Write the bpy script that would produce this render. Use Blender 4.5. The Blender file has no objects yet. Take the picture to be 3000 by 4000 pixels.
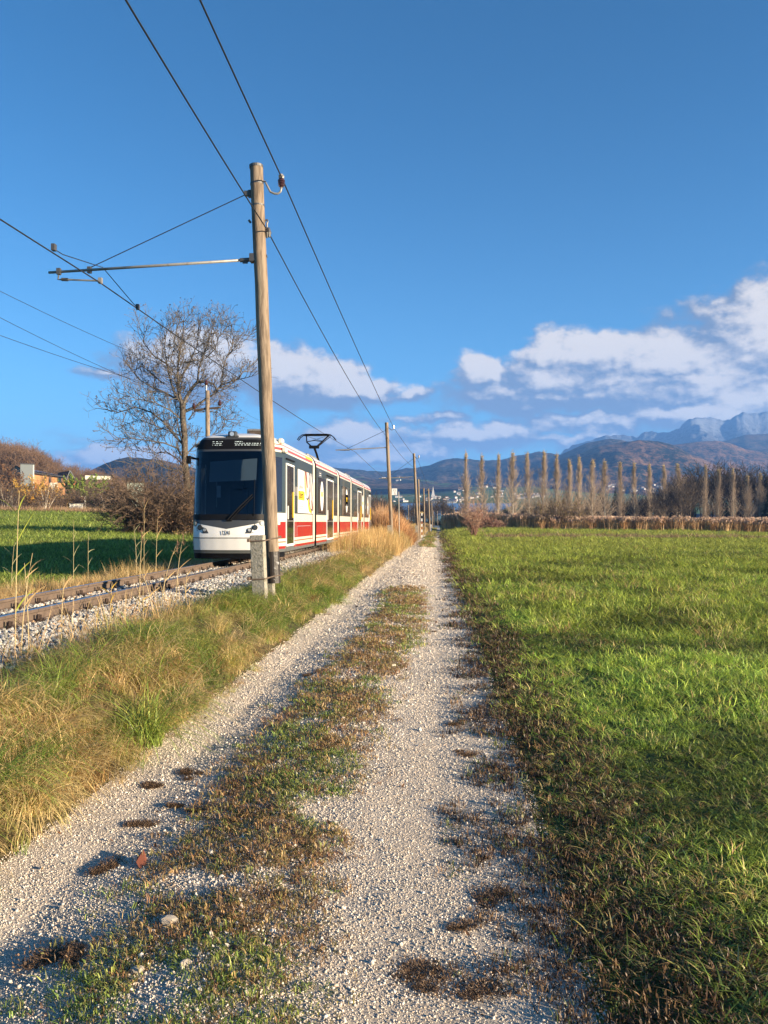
import bpy, bmesh, math, random
import numpy as np
from mathutils import Vector, Matrix, Euler

# ---------------------------------------------------------------- camera, world, sun, exposure
F = 3100.0; CH = 1.55; HY = 2038.0; VX = 1710.0
TH = math.atan((VX - 1500) / F); PH = math.atan((HY - 2000) / F)
sc = bpy.context.scene
cam = bpy.data.objects.new('camera', bpy.data.cameras.new('camera'))
sc.collection.objects.link(cam); sc.camera = cam
cam.location = (0, 0, CH); cam.rotation_euler = (math.pi / 2 + PH, 0, TH)
cam.data.sensor_fit = 'VERTICAL'; cam.data.sensor_height = 36; cam.data.lens = F / 4000 * 36
cam.data.clip_start = 0.05; cam.data.clip_end = 30000
SUN_EL = math.radians(10.5); SUN_REL = math.radians(64)          # 68 degrees to the right of straight behind
_d = (math.sin(SUN_REL), -math.cos(SUN_REL))                      # right, forward (camera frame)
SX = _d[0] * math.cos(TH) - _d[1] * math.sin(TH); SY = _d[0] * math.sin(TH) + _d[1] * math.cos(TH)
SUNV = Vector((SX * math.cos(SUN_EL), SY * math.cos(SUN_EL), math.sin(SUN_EL)))
sl = bpy.data.lights.new('sun', 'SUN'); sl.energy = 5.0; sl.angle = math.radians(0.55); sl.color = (1.0, 0.81, 0.57)
so = bpy.data.objects.new('sun', sl); sc.collection.objects.link(so)
so.rotation_euler = SUNV.to_track_quat('Z', 'Y').to_euler(); so.location = (60, -30, 60)
sc.view_settings.view_transform = 'Standard'; sc.view_settings.look = 'None'
sc.view_settings.gamma = 1; sc.view_settings.use_curve_mapping = False
sc.view_settings.exposure = 2.32
sc.render.engine = 'CYCLES'
sc.cycles.use_denoising = True
sc.cycles.max_bounces = 8; sc.cycles.transparent_max_bounces = 12; sc.cycles.volume_bounces = 0
sc.cycles.diffuse_bounces = 3; sc.cycles.glossy_bounces = 3; sc.cycles.transmission_bounces = 6
sc.cycles.sample_clamp_indirect = 6; sc.cycles.pixel_filter_width = 1.15

class NT:
    """tiny node helper"""
    def __init__(s, nt): s.nt = nt
    def n(s, t, **kw):
        x = s.nt.nodes.new(t)
        for k, v in kw.items(): setattr(x, k, v)
        return x
    def l(s, a, b): s.nt.links.new(a, b)
    def put(s, sock, v):
        if hasattr(v, 'default_value') or hasattr(v, 'is_output'): s.l(v, sock)
        else: sock.default_value = v
    def math(s, op, a, b=0.0, c=None, clamp=False):
        x = s.n('ShaderNodeMath', operation=op); x.use_clamp = clamp
        s.put(x.inputs[0], a); s.put(x.inputs[1], b)
        if c is not None: s.put(x.inputs[2], c)
        return x.outputs[0]
    def vm(s, op, a, b=(0, 0, 0), out=0):
        x = s.n('ShaderNodeVectorMath', operation=op)
        s.put(x.inputs[0], a); s.put(x.inputs[1], b)
        return x.outputs[out]
    def mix(s, f, a, b, blend='MIX'):
        x = s.n('ShaderNodeMix', data_type='RGBA', blend_type=blend)
        s.put(x.inputs[0], f); s.put(x.inputs[6], c4(a)); s.put(x.inputs[7], c4(b))
        return x.outputs[2]
    def noise(s, vec, scale, detail=4, rough=0.55, dim='3D', dist=0.0):
        x = s.n('ShaderNodeTexNoise', noise_dimensions=dim)
        if vec is not None: s.l(vec, x.inputs['Vector'])
        x.inputs['Scale'].default_value = scale; x.inputs['Detail'].default_value = detail
        x.inputs['Roughness'].default_value = rough; x.inputs['Distortion'].default_value = dist
        return x.outputs['Fac']
    def ramp(s, f, lo, hi):
        x = s.n('ShaderNodeMapRange', interpolation_type='SMOOTHSTEP')
        s.put(x.inputs[0], f); x.inputs[1].default_value = lo; x.inputs[2].default_value = hi
        return x.outputs[0]
def c4(c):
    if isinstance(c, (tuple, list)) and len(c) == 3: return (c[0], c[1], c[2], 1)
    return c

def dirpx(px, py):
    """world azimuth / elevation of a direction of the photograph"""
    v = Vector(((px - 1500) / F, (2000 - py) / F, -1)); v.rotate(Euler((math.pi / 2 + PH, 0, TH)))
    return math.atan2(v.x, v.y), math.atan2(v.z, math.hypot(v.x, v.y))

w = bpy.data.worlds.new('World'); sc.world = w; w.use_nodes = True
nt = w.node_tree; nt.nodes.clear(); N = NT(nt)
out = N.n('ShaderNodeOutputWorld'); bg = N.n('ShaderNodeBackground'); N.l(bg.outputs[0], out.inputs[0])
bg.inputs[1].default_value = 0.05
sky = N.n('ShaderNodeTexSky', sky_type='NISHITA'); sky.sun_disc = False
sky.sun_elevation = SUN_EL; sky.sun_rotation = math.atan2(SX, SY)
sky.altitude = 450; sky.air_density = 1.0; sky.dust_density = 0.25; sky.ozone_density = 3.0
tc = N.n('ShaderNodeTexCoord'); sep = N.n('ShaderNodeSeparateXYZ'); N.l(tc.outputs['Generated'], sep.inputs[0])
az = N.math('ARCTAN2', sep.outputs[0], sep.outputs[1])
el = N.math('ARCSINE', sep.outputs[2])
comb = N.n('ShaderNodeCombineXYZ'); N.l(az, comb.inputs[0]); N.l(el, comb.inputs[1])
AE = comb.outputs[0]
# cloud field: soft lobes where the clouds stand, broken up by noise
LOBES = [(3010,1310,230,150,1.08),(2850,1390,200,120,1),(2600,1400,240,90,1),(2330,1400,190,85,1),(2140,1390,100,75,.95),(2250,1470,260,90,1),
 (1880,1460,95,60,.95),(1960,1540,200,60,.8),(2250,1560,420,55,.8),(2650,1520,330,90,1),(2960,1520,220,140,1),(2760,1620,420,60,.85),(2330,1650,330,48,.7),
 (1860,1700,330,60,.62),(1640,1740,220,60,.62),(2250,1710,420,40,.5),(1110,1470,150,100,1),(1290,1500,160,80,.95),(1450,1530,90,45,.75),(1590,1540,90,28,.6),
 (1700,1630,170,17,.58),(740,1420,210,110,.95),(620,1480,130,60,.6),(470,1790,170,45,.95),(300,1800,90,25,.6),(420,1455,85,22,.55),(1330,1720,170,75,.72),(1440,1790,220,45,.7),
 (1480,1840,420,30,.5),(3600,1450,700,260,1),(4700,1600,700,160,.9)]
LITP = [(1870,1455,95,60),(2120,1380,110,65),(2290,1385,170,60),(2190,1480,140,55),(2390,1500,130,48),(2620,1395,200,70),(2990,1310,170,120),(2800,1480,170,90),(2960,1560,180,95),(2600,1625,300,30),
 (985,1400,100,55),(1120,1440,120,60),(1290,1500,120,50),(1440,1510,55,45),(1590,1505,38,28),(720,1395,170,75),(480,1785,150,32),(1370,1700,110,45),(1560,1775,220,30),(1900,1675,300,25),(2250,1700,160,25),(3500,1400,500,200)]
def lobes(G, Pw, L, fall):
    acc = None
    for q_ in L:
        px, py, rx, ry = q_[:4]; a = q_[4] if len(q_) > 4 else 1
        ca = dirpx(px, py); q = G.vm('MULTIPLY', G.vm('SUBTRACT', Pw, (ca[0], ca[1], 0)), (F / rx, F / ry, 0))
        ln = G.vm('LENGTH', q, out=1); v = G.math('MULTIPLY_ADD', ln, -a * fall, a * 1.12)
        acc = v if acc is None else G.math('MAXIMUM', acc, v)
    return acc
def cgroup(name):
    g = bpy.data.node_groups.new(name, 'ShaderNodeTree')
    g.interface.new_socket('P', in_out='INPUT', socket_type='NodeSocketVector')
    g.interface.new_socket('D', in_out='OUTPUT', socket_type='NodeSocketFloat')
    G = NT(g); gi = G.n('NodeGroupInput'); return g, G, gi.outputs[0], G.n('NodeGroupOutput')
def warp(G, P, amt=1.0):
    wn = G.n('ShaderNodeTexNoise'); G.l(P, wn.inputs['Vector']); wn.inputs['Scale'].default_value = 26; wn.inputs['Detail'].default_value = 4
    return G.vm('ADD', P, G.vm('MULTIPLY', G.vm('SUBTRACT', wn.outputs['Color'], (.5, .5, .5)), (.045 * amt, .028 * amt, 0)))
g, G, P, go = cgroup('cloud_field')
acc = G.math('MINIMUM', lobes(G, warp(G, P), LOBES, .70), .75)
n1 = G.noise(G.vm('MULTIPLY', P, (1, 1.5, 1)), 15, 10, 0.60)
den = G.math('ADD', acc, G.math('MULTIPLY_ADD', n1, 1.5, -.84))
bandn = G.noise(G.vm('MULTIPLY', P, (1, 3.2, 1)), 5.5, 7, 0.6)
sp = G.n('ShaderNodeSeparateXYZ'); G.l(P, sp.inputs[0])
band = G.math('MULTIPLY', G.ramp(bandn, .5, .75), G.math('SUBTRACT', 1.0, G.ramp(sp.outputs[1], .06, .16)))
den = G.math('MAXIMUM', den, G.math('MULTIPLY_ADD', band, .55, -.12))
G.l(den, go.inputs[0])
g2, G, P, go = cgroup('cloud_puffs')
G.l(lobes(G, warp(G, P, 1.25), LITP, .9), go.inputs[0])
def field(P, gg=None):
    x = N.n('ShaderNodeGroup'); x.node_tree = gg or g; N.l(P, x.inputs[0]); return x.outputs[0]
d0 = field(AE); d1 = field(N.vm('ADD', AE, (.020, .020, 0))); d2 = field(N.vm('ADD', AE, (.005, .006, 0)))
cov = N.ramp(d0, -.04, .34)
big = N.math('MULTIPLY', N.math('SUBTRACT', d0, d1), .8); small = N.math('MULTIPLY', N.math('SUBTRACT', d0, d2), 1.9)
puff = N.math('MAXIMUM', field(AE, g2), -.5)
lit = N.ramp(N.math('ADD', N.math('ADD', big, small), N.math('MULTIPLY', puff, .75)), -.25, .85)
CL_D = (.90, 1.08, 1.42); CL_L = (4.35, 3.85, 3.25)  # shaded undersides and sunlit tops of the clouds, painted as two colours
ccol = N.mix(lit, CL_D, CL_L)
skyc = N.mix(1.0, sky.outputs[0], N.mix(N.ramp(el, -.02, .62), (.405, .81, .985), (.11, .49, .68)), 'MULTIPLY')
N.l(N.mix(N.math('MULTIPLY', cov, .95), skyc, ccol), bg.inputs[0])

# ---------------------------------------------------------------- placement helpers
CT, ST = math.cos(TH), math.sin(TH)
def at(px, D, py=None, z=None):
    xc = (px - 1500) / F * D
    X = xc * CT - D * ST; Y = xc * ST + D * CT
    if z is None: z = CH + (HY - py) / F * D if py is not None else 0.0
    return Vector((X, Y, z))
def sm(a, b, x):
    t = np.clip((x - a) / (b - a), 0, 1); return t * t * (3 - 2 * t)
def _h(ix, iy, seed):
    v = (ix.astype(np.int64) * 374761393 + iy.astype(np.int64) * 668265263 + seed * 1442695041) & 0x7fffffff
    v = (v ^ (v >> 13)) * 1274126177 & 0x7fffffff
    v = v ^ (v >> 16)
    return (v & 0xffff) / 65535.0
def vn(x, y, seed=0):
    x = np.asarray(x, float); y = np.asarray(y, float)
    ix = np.floor(x); iy = np.floor(y); fx = x - ix; fy = y - iy
    fx = fx * fx * (3 - 2 * fx); fy = fy * fy * (3 - 2 * fy)
    a = _h(ix, iy, seed); b = _h(ix + 1, iy, seed); c = _h(ix, iy + 1, seed); d = _h(ix + 1, iy + 1, seed)
    return a + (b - a) * fx + (c - a) * fy + (a - b - c + d) * fx * fy
def fbm(x, y, o=4, seed=0, g=.5):
    s = 0; a = 1; t = 0
    for i in range(o):
        s = s + a * vn(np.asarray(x) * 2 ** i, np.asarray(y) * 2 ** i, seed + i * 17); t += a; a *= g
    return s / t

PA = [-400, -60, -8, -2, -1.2, -.75, -.45, -.2, 0, .4, .8, 1.2, 1.6, 1.95, 2.2, 2.5, 2.8, 3.2, 3.6, 4.0, 4.3, 6.35, 6.9, 7.6, 8.4, 20]
PZ = [0.0, 0.0, .02, .02, .01, -.01, -.02, -.02, -.02, .01, .03, .01, -.02, .01, .10, .26, .36, .35, .31, .33, .36, .36, .2, .02, -.06, -.06]
def gz(X, Y):
    X = np.asarray(X, float); Y = np.asarray(Y, float); a = -X
    z = np.interp(a, PA, PZ)
    r = np.hypot(X, Y)
    fz = np.where(r < 150, 1.7e-4 * np.clip(r - 25, 0, None) ** 2, 2.66 + (r - 150) * .033)
    z = z + sm(8, 34, a) * fz
    mead = sm(.5, 1.6, X)
    z = z + mead * ((fbm(X * .9, Y * .55, 3, 5) - .55) * .20 * sm(.5, 5, X) + (fbm(X * .12, Y * .09, 2, 9) - .5) * .18 * sm(2, 10, X))
    z = z + sm(.5, 5, X) * sm(55, 120, Y) * (.50 - .72 * np.clip(X / 50, 0, 1))
    lf = sm(7.5, 10, a)
    z = z + lf * (fbm(X * .5, Y * .4, 3, 15) - .5) * .12
    bank = sm(2.0, 2.5, a) * (1 - sm(3.2, 3.7, a))
    z = z + bank * (fbm(X * 1.3, Y * .8, 3, 25) - .5) * .16
    pth = 1 - sm(.3, .6, np.abs(a - .75) - 1.0)
    z = z + pth * ((fbm(X * 2.5, Y * 2.5, 3, 35) - .5) * .03)
    return z
def gzz(X, Y): return float(gz(np.array([X]), np.array([Y]))[0])
def ground_at(px, D, dz=0):
    p = at(px, D); p.z = gzz(p.x, p.y) + dz; return p

# ---------------------------------------------------------------- object helpers
COL = sc.collection
def tagp(o, label=None, cat=None, group=None, kind=None):
    if label: o['label'] = label
    if cat: o['category'] = cat
    if group: o['group'] = group
    if kind: o['kind'] = kind
    return o
def empty(name, loc, label, cat, group=None, rz=0):
    o = bpy.data.objects.new(name, None); COL.objects.link(o); o.location = loc; o.rotation_euler = (0, 0, rz)
    o.empty_display_size = .2
    return tagp(o, label, cat, group)
def link(name, me, parent=None, loc=None):
    o = bpy.data.objects.new(name, me); COL.objects.link(o)
    if parent is not None: o.parent = parent
    if loc is not None: o.location = loc
    return o
class MB:
    def __init__(s): s.v = []; s.f = []; s.m = []
    def add(s, vs, fs, mi=0):
        b = len(s.v); s.v.extend([tuple(v) for v in vs]); s.f.extend([tuple(i + b for i in f) for f in fs])
        s.m.extend([mi] * len(fs)); return s
    def box(s, c, d, mi=0, rot=None):
        vs = [Vector((x * d[0] / 2, y * d[1] / 2, z * d[2] / 2)) for x in (-1, 1) for y in (-1, 1) for z in (-1, 1)]
        if rot is not None: vs = [rot @ v for v in vs]
        vs = [v + Vector(c) for v in vs]
        return s.add(vs, [(0, 1, 3, 2), (4, 6, 7, 5), (0, 4, 5, 1), (2, 3, 7, 6), (0, 2, 6, 4), (1, 5, 7, 3)], mi)
    def tube(s, pts, rad, n=6, mi=0, cap=True):
        pts = [Vector(p) for p in pts]; k = len(pts)
        if not hasattr(rad, '__len__'): rad = [rad] * k
        vs = []; up = Vector((.13, .27, 1)).normalized()
        for i, p in enumerate(pts):
            t = (pts[min(i + 1, k - 1)] - pts[max(i - 1, 0)])
            if t.length < 1e-9: t = Vector((0, 0, 1))
            t.normalize()
            u = t.cross(up)
            if u.length < .05: u = t.cross(Vector((1, 0, 0)))
            u.normalize(); v = t.cross(u)
            for j in range(n):
                a = 2 * math.pi * j / n
                vs.append(p + (u * math.cos(a) + v * math.sin(a)) * rad[i])
        fs = [(i * n + j, i * n + (j + 1) % n, (i + 1) * n + (j + 1) % n, (i + 1) * n + j) for i in range(k - 1) for j in range(n)]
        if cap and n > 2: fs += [tuple(range(n - 1, -1, -1)), tuple((k - 1) * n + j for j in range(n))]
        return s.add(vs, fs, mi)
    def disc(s, c, nrm, r, th=.01, n=16, mi=0):
        nrm = Vector(nrm).normalized(); c = Vector(c)
        return s.tube([c, c + nrm * th], [r, r], n, mi)
    def build(s, name, mats, parent=None, smooth=False, loc=None):
        me = bpy.data.meshes.new(name); me.from_pydata(s.v, [], s.f)
        if not isinstance(mats, (list, tuple)): mats = [mats]
        for m in mats: me.materials.append(m)
        if len(mats) > 1: me.polygons.foreach_set('material_index', s.m)
        if smooth: me.polygons.foreach_set('use_smooth', [True] * len(me.polygons))
        me.update()
        return link(name, me, parent, loc)
def sharp_smooth(o, ang=35):
    me = o.data; me.polygons.foreach_set('use_smooth', [True] * len(me.polygons))
    try: me.set_sharp_from_angle(angle=math.radians(ang))
    except Exception: pass
def text_obj(name, s, size, mat, parent, M, extrude=.002, sx=1.0, align='LEFT'):
    cu = bpy.data.curves.new(name, 'FONT'); cu.body = s; cu.size = size; cu.extrude = extrude; cu.align_x = align
    t = bpy.data.objects.new('tmp', cu); COL.objects.link(t)
    dg = bpy.context.evaluated_depsgraph_get(); dg.update()
    me = bpy.data.meshes.new_from_object(t.evaluated_get(dg)); bpy.data.objects.remove(t)
    me.transform(Matrix.Diagonal((sx, 1, 1, 1))); me.transform(M)
    me.materials.clear(); me.materials.append(mat)
    return link(name, me, parent)

# ---------------------------------------------------------------- materials
def mat(name, base, rough=.6, metal=0.0, var=(), bump=(), spec=.5, coat=0.0, emit=None, es=0, coord='Object', stretch=None):
    m = bpy.data.materials.new(name); m.use_nodes = True; nt = m.node_tree; N = NT(nt)
    b = nt.nodes['Principled BSDF']
    b.inputs['Roughness'].default_value = rough; b.inputs['Metallic'].default_value = metal
    b.inputs['Specular IOR Level'].default_value = spec; b.inputs['Coat Weight'].default_value = coat
    tc = N.n('ShaderNodeTexCoord'); vec = tc.outputs['Object' if coord == 'World' else coord]
    if coord == 'World':
        vec = N.n('ShaderNodeNewGeometry').outputs['Position']
    if stretch: vec = N.vm('MULTIPLY', vec, stretch)
    col = c4(base)
    for (s, c2, lo, hi) in var:
        col = N.mix(N.ramp(N.noise(vec, s, 5, .6), lo, hi), col, c2)
    if var: N.l(col, b.inputs['Base Color'])
    else: b.inputs['Base Color'].default_value = c4(base)
    prev = None
    for (s, st, dist) in bump:
        bp = N.n('ShaderNodeBump'); bp.inputs['Strength'].default_value = st; bp.inputs['Distance'].default_value = dist
        N.l(N.noise(vec, s, 4, .6), bp.inputs['Height'])
        if prev is not None: N.l(prev, bp.inputs['Normal'])
        prev = bp.outputs[0]
    if prev is not None: N.l(prev, b.inputs['Normal'])
    if emit: b.inputs['Emission Color'].default_value = c4(emit); b.inputs['Emission Strength'].default_value = es
    return m
def leafmat(name, trans=.35, rough=.55, isl=.55, base=None):
    """grass and leaves: tint per instance, brightness per blade"""
    m = bpy.data.materials.new(name); m.use_nodes = True; nt = m.node_tree; N = NT(nt); nt.nodes.clear()
    out = N.n('ShaderNodeOutputMaterial')
    if base is None:
        at_ = N.n('ShaderNodeAttribute', attribute_type='INSTANCER', attribute_name='tint'); col = at_.outputs['Color']
    else: col = c4(base)
    ge = N.n('ShaderNodeNewGeometry')
    k = N.math('MULTIPLY_ADD', ge.outputs['Random Per Island'], isl * 2, 1 - isl)
    cc = N.n('ShaderNodeCombineColor')
    for i in range(3): N.l(k, cc.inputs[i])
    col = N.mix(1.0, col, cc.outputs[0], 'MULTIPLY')
    di = N.n('ShaderNodeBsdfDiffuse'); N.l(col, di.inputs[0])
    tr = N.n('ShaderNodeBsdfTranslucent'); N.l(col, tr.inputs[0])
    mx = N.n('ShaderNodeMixShader'); mx.inputs[0].default_value = trans; N.l(di.outputs[0], mx.inputs[1]); N.l(tr.outputs[0], mx.inputs[2])
    gl = N.n('ShaderNodeBsdfGlossy'); gl.inputs['Roughness'].default_value = rough; gl.inputs[0].default_value = (1, 1, 1, 1)
    m2 = N.n('ShaderNodeMixShader'); m2.inputs[0].default_value = .035; N.l(mx.outputs[0], m2.inputs[1]); N.l(gl.outputs[0], m2.inputs[2])
    N.l(m2.outputs[0], out.inputs[0])
    return m
def tintmat(name, rough=.9, bump=None):
    m = bpy.data.materials.new(name); m.use_nodes = True; nt = m.node_tree; N = NT(nt)
    b = nt.nodes['Principled BSDF']; b.inputs['Roughness'].default_value = rough; b.inputs['Specular IOR Level'].default_value = .25
    a = N.n('ShaderNodeAttribute', attribute_type='INSTANCER', attribute_name='tint'); N.l(a.outputs['Color'], b.inputs['Base Color'])
    return m
M = {}
M['grass'] = leafmat('grass_blades', .38)
M['dry'] = leafmat('dry_stalks', .25, isl=.35)
M['stone'] = tintmat('stone')
M['twig_tint'] = tintmat('twigs')
M['wood_pole'] = mat('weathered_pole_wood', (.245, .185, .13), .85, var=[(6, (.13, .095, .065), .42, .62), (2.2, (.29, .235, .17), .5, .75), (1.1, (.20, .19, .10), .60, .8)], bump=[(30, .5, .02), (9, .3, .02)], stretch=(3.2, 3.2, .35))
M['creosote'] = mat('tarred_pole_foot', (.035, .028, .024), .35, var=[(9, (.3, .3, .3), .62, .7)], bump=[(14, .4, .01)])
M['concrete'] = mat('old_concrete', (.30, .28, .23), .95, var=[(14, (.16, .15, .11), .45, .7), (40, (.42, .40, .35), .6, .8)], bump=[(35, .7, .02)])
M['steel_dark'] = mat('galvanised_steel', (.11, .11, .11), .5, .6, var=[(30, (.2, .17, .14), .5, .8)])
M['steel_tube'] = mat('grey_steel_tube', (.30, .29, .27), .5, .4, var=[(12, (.2, .17, .14), .45, .8)])
M['wire'] = mat('copper_wire_dark', (.035, .032, .03), .5, .5)
M['ceramic'] = mat('brown_ceramic', (.05, .018, .012), .15, coat=.5)
M['rail'] = mat('rusty_rail', (.105, .075, .055), .75, var=[(9, (.14, .10, .075), .4, .7)], bump=[(60, .15, .01)])
M['railtop'] = mat('polished_rail_head', (.30, .31, .33), .28, .9)
M['sleeper'] = mat('old_timber_sleeper', (.065, .045, .034), .9, var=[(8, (.12, .09, .07), .45, .7)], bump=[(25, .6, .02)], stretch=(.4, 4, 4))
M['clip'] = mat('rusty_clip_steel', (.045, .028, .02), .8, .2)
# tram
M['t_white'] = mat('tram_cream_paint', (.66, .63, .53), .3, coat=.35, var=[(3, (.58, .54, .45), .5, .9)])
M['t_frontwhite'] = mat('tram_white_paint', (.68, .67, .64), .33, coat=.3)
M['t_red'] = mat('tram_red_paint', (.29, .010, .006), .38, coat=.08, var=[(2.0, (.24, .018, .010), .4, .75), (14, (.22, .045, .022), .62, .85)])
M['t_maroon'] = mat('tram_faded_stripe', (.33, .06, .055), .4)
M['t_rust'] = mat('tram_brown_line', (.30, .09, .05), .4)
M['t_grey'] = mat('tram_dark_grey_paint', (.035, .05, .053), .3, coat=.3, var=[(4, (.05, .065, .066), .5, .8)])
M['t_frame'] = mat('tram_mid_grey_plastic', (.045, .048, .052), .42)
M['t_black'] = mat('tram_black_rubber', (.004, .004, .005), .6, spec=.2)
M['t_skirt'] = mat('tram_skirt_grey', (.09, .095, .09), .6, var=[(5, (.15, .13, .11), .45, .8)])
M['t_glassd'] = mat('tinted_side_glass', (.012, .012, .012), .06, spec=.8, coat=.4)
M['t_under'] = mat('underframe_dust', (.03, .025, .02), .9)
M['led'] = mat('white_led_rows', (.45, .5, .48), .5, emit=(.85, 1, .95), es=.12)
M['lens'] = mat('lamp_lens', (.55, .56, .58), .08, .5, coat=1)
M['lensd'] = mat('dark_lamp_lens', (.03, .035, .045), .08, coat=1)
M['redlens'] = mat('pink_marker_lens', (.75, .35, .3), .2, coat=1)
M['chrome'] = mat('lamp_ring', (.02, .02, .02), .3)
M['yellow'] = mat('yellow_print', (.80, .50, .02), .45)
M['posterwhite'] = mat('poster_white', (.66, .65, .62), .45)
M['posterlines'] = mat('poster_grey_print', (.30, .30, .31), .5)
M['skin'] = mat('poster_peach_print', (.66, .30, .14), .5)
M['peach'] = mat('poster_pale_print', (.62, .48, .44), .5)
M['brownprint'] = mat('poster_brown_print', (.18, .07, .045), .5)
M['darkprint'] = mat('poster_slate_print', (.07, .08, .10), .5)
M['black'] = mat('black_print', (.015, .015, .015), .5)
M['white'] = mat('white_paint', (.75, .75, .72), .5)
M['blind'] = mat('grey_sun_blind', (.22, .25, .27), .8)
M['inside'] = mat('dark_interior', (.03, .032, .035), .8)
M['bark'] = mat('tree_bark', (.075, .058, .042), .9, var=[(5, (.16, .13, .095), .45, .7), (2, (.04, .065, .04), .5, .8)], bump=[(12, .8, .05)], coord='World')
M['bark_pale'] = mat('pale_bark', (.50, .44, .35), .9, var=[(3, (.32, .26, .19), .5, .8)], coord='World')
M['branch'] = mat('grey_branches', (.095, .08, .066), .9, var=[(4, (.17, .15, .125), .45, .75)], coord='World')
M['twig'] = mat('brown_twigs', (.10, .066, .042), .9, var=[(1.2, (.17, .115, .075), .4, .75)], coord='World')
M['twig_dark'] = mat('dark_twigs', (.04, .03, .022), .9, var=[(.8, (.075, .052, .035), .4, .75)], coord='World')
M['twig_red'] = mat('reddish_twigs', (.34, .22, .15), .9, var=[(1.5, (.22, .08, .06), .4, .75)], coord='World')
def windshield():
    m = bpy.data.materials.new('windscreen_glass'); m.use_nodes = True; nt = m.node_tree; N = NT(nt); nt.nodes.clear()
    out = N.n('ShaderNodeOutputMaterial'); tr = N.n('ShaderNodeBsdfTransparent'); tr.inputs[0].default_value = (.42, .50, .56, 1)
    gl = N.n('ShaderNodeBsdfGlossy'); gl.inputs['Roughness'].default_value = .03; gl.inputs[0].default_value = (.75, .88, 1, 1)
    fr = N.n('ShaderNodeFresnel'); fr.inputs[0].default_value = 1.5
    mx = N.n('ShaderNodeMixShader'); N.l(N.math('ADD', fr.outputs[0], .0), mx.inputs[0]); N.l(tr.outputs[0], mx.inputs[1]); N.l(gl.outputs[0], mx.inputs[2])
    N.l(mx.outputs[0], out.inputs[0]); return m
M['windscreen'] = windshield()
LEAFD = leafmat('dead_grass', .15, isl=.5, base=(.15, .09, .048)); LEAFR = leafmat('rust_leaf', .2, base=(.22, .075, .04))
M['pebble'] = mat('cream_pebble', (.42, .36, .28), .8, var=[(30, (.42, .36, .28), .45, .7)], bump=[(40, .4, .01)])
M['reed_plume'] = leafmat('reed_plume', .2, base=(.20, .11, .07)); M['reed_stem'] = mat('reed_stem', (.42, .33, .17), .7)
M['reed_gy'] = leafmat('reed_leaf_green', .4, base=(.30, .34, .04)); M['reed_dry'] = leafmat('reed_leaf_dry', .3, base=(.46, .32, .15))
M['reed_yel'] = leafmat('reed_leaf_yellow', .4, base=(.55, .36, .05)); M['reed_pale'] = leafmat('reed_leaf_pale', .3, base=(.42, .40, .22))
M['ochre'] = mat('ochre_board', (.50, .36, .16), .6)
HAZE = 1.6e-4; HAZE_COL = (.15, .37, .92, 1)
M_lake2 = mat('misty_lake_water', (.45, .48, .50), .4)
M['poptwig'] = mat('poplar_twigs', (.33, .25, .18), .9, var=[(.5, (.43, .34, .25), .4, .75)], coord='World')
M['conifer'] = mat('conifer_needles', (.022, .034, .016), .9, var=[(.6, (.04, .05, .02), .4, .7)], coord='World')
M['under'] = leafmat('undergrowth', .15); M['beech'] = mat('beech_twigs', (.125, .075, .045), .9, var=[(.15, (.17, .095, .05), .4, .7), (.5, (.08, .06, .045), .45, .7)], coord='World')
M_or2 = mat('window_frame_brown', (.20, .10, .05), .7); M_tower2 = mat('pale_render', (.42, .43, .42), .85); M_white2 = mat('white_boards', (.62, .60, .54), .8); M_bal2 = mat('tan_boards', (.36, .21, .12), .8)
# ---------------------------------------------------------------- ground sheets
def sheet(name, xs, ys, m, zoff=0.0, zf=None, label=None):
    X, Y = np.meshgrid(xs, ys); Z = (gz(X, Y) if zf is None else zf(X, Y)) + zoff
    V = np.stack([X.ravel(), Y.ravel(), Z.ravel()], 1)
    nx, ny = len(xs), len(ys); i = np.arange((ny - 1) * (nx - 1)); r = i // (nx - 1); c = i % (nx - 1); a = r * nx + c
    Q = np.stack([a, a + 1, a + nx + 1, a + nx], 1)
    me = bpy.data.meshes.new(name); me.vertices.add(len(V)); me.vertices.foreach_set('co', V.ravel())
    me.loops.add(len(Q) * 4); me.loops.foreach_set('vertex_index', Q.ravel()); me.polygons.add(len(Q))
    me.polygons.foreach_set('loop_start', np.arange(len(Q)) * 4); me.polygons.foreach_set('use_smooth', [True] * len(Q))
    me.update(calc_edges=True); me.materials.append(m)
    o = link(name, me); o['kind'] = 'structure'
    return o
def gmat(name, base, var, bump, rough=.95, near=None):
    return mat(name, base, rough, var=var, bump=bump, coord='World', spec=.2)
M['g_path'] = gmat('path_gravel', (.54, .46, .365), [(55, (.42, .35, .27), .42, .62), (110, (.66, .58, .48), .52, .7), (1.1, (.58, .50, .40), .4, .7), (3.0, (.33, .265, .20), .62, .80)], [(60, 1, .018), (150, .9, .008)])
M['g_soil'] = gmat('bank_soil', (.07, .055, .03), [(6, (.10, .09, .035), .4, .7)], [(20, .8, .05)])
M['g_ballast'] = gmat('ballast_bed', (.20, .19, .17), [(14, (.07, .065, .06), .4, .6)], [(16, 1, .05)])
M['g_mead'] = gmat('meadow_turf', (.085, .11, .022), [(.5, (.13, .15, .028), .4, .7), (7, (.045, .05, .016), .45, .65), (.16, (.14, .12, .035), .55, .75)], [(9, 1, .12), (2.2, .8, .3)])
M['g_field'] = gmat('field_turf', (.06, .11, .02), [(.4, (.085, .135, .025), .4, .7), (6, (.045, .075, .016), .45, .65)], [(7, 1, .12), (1.5, .8, .3)])
M['g_far'] = gmat('valley_floor', (.07, .08, .03), [(.02, (.06, .06, .035), .4, .7)], [(.5, 1, 1)])
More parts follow.
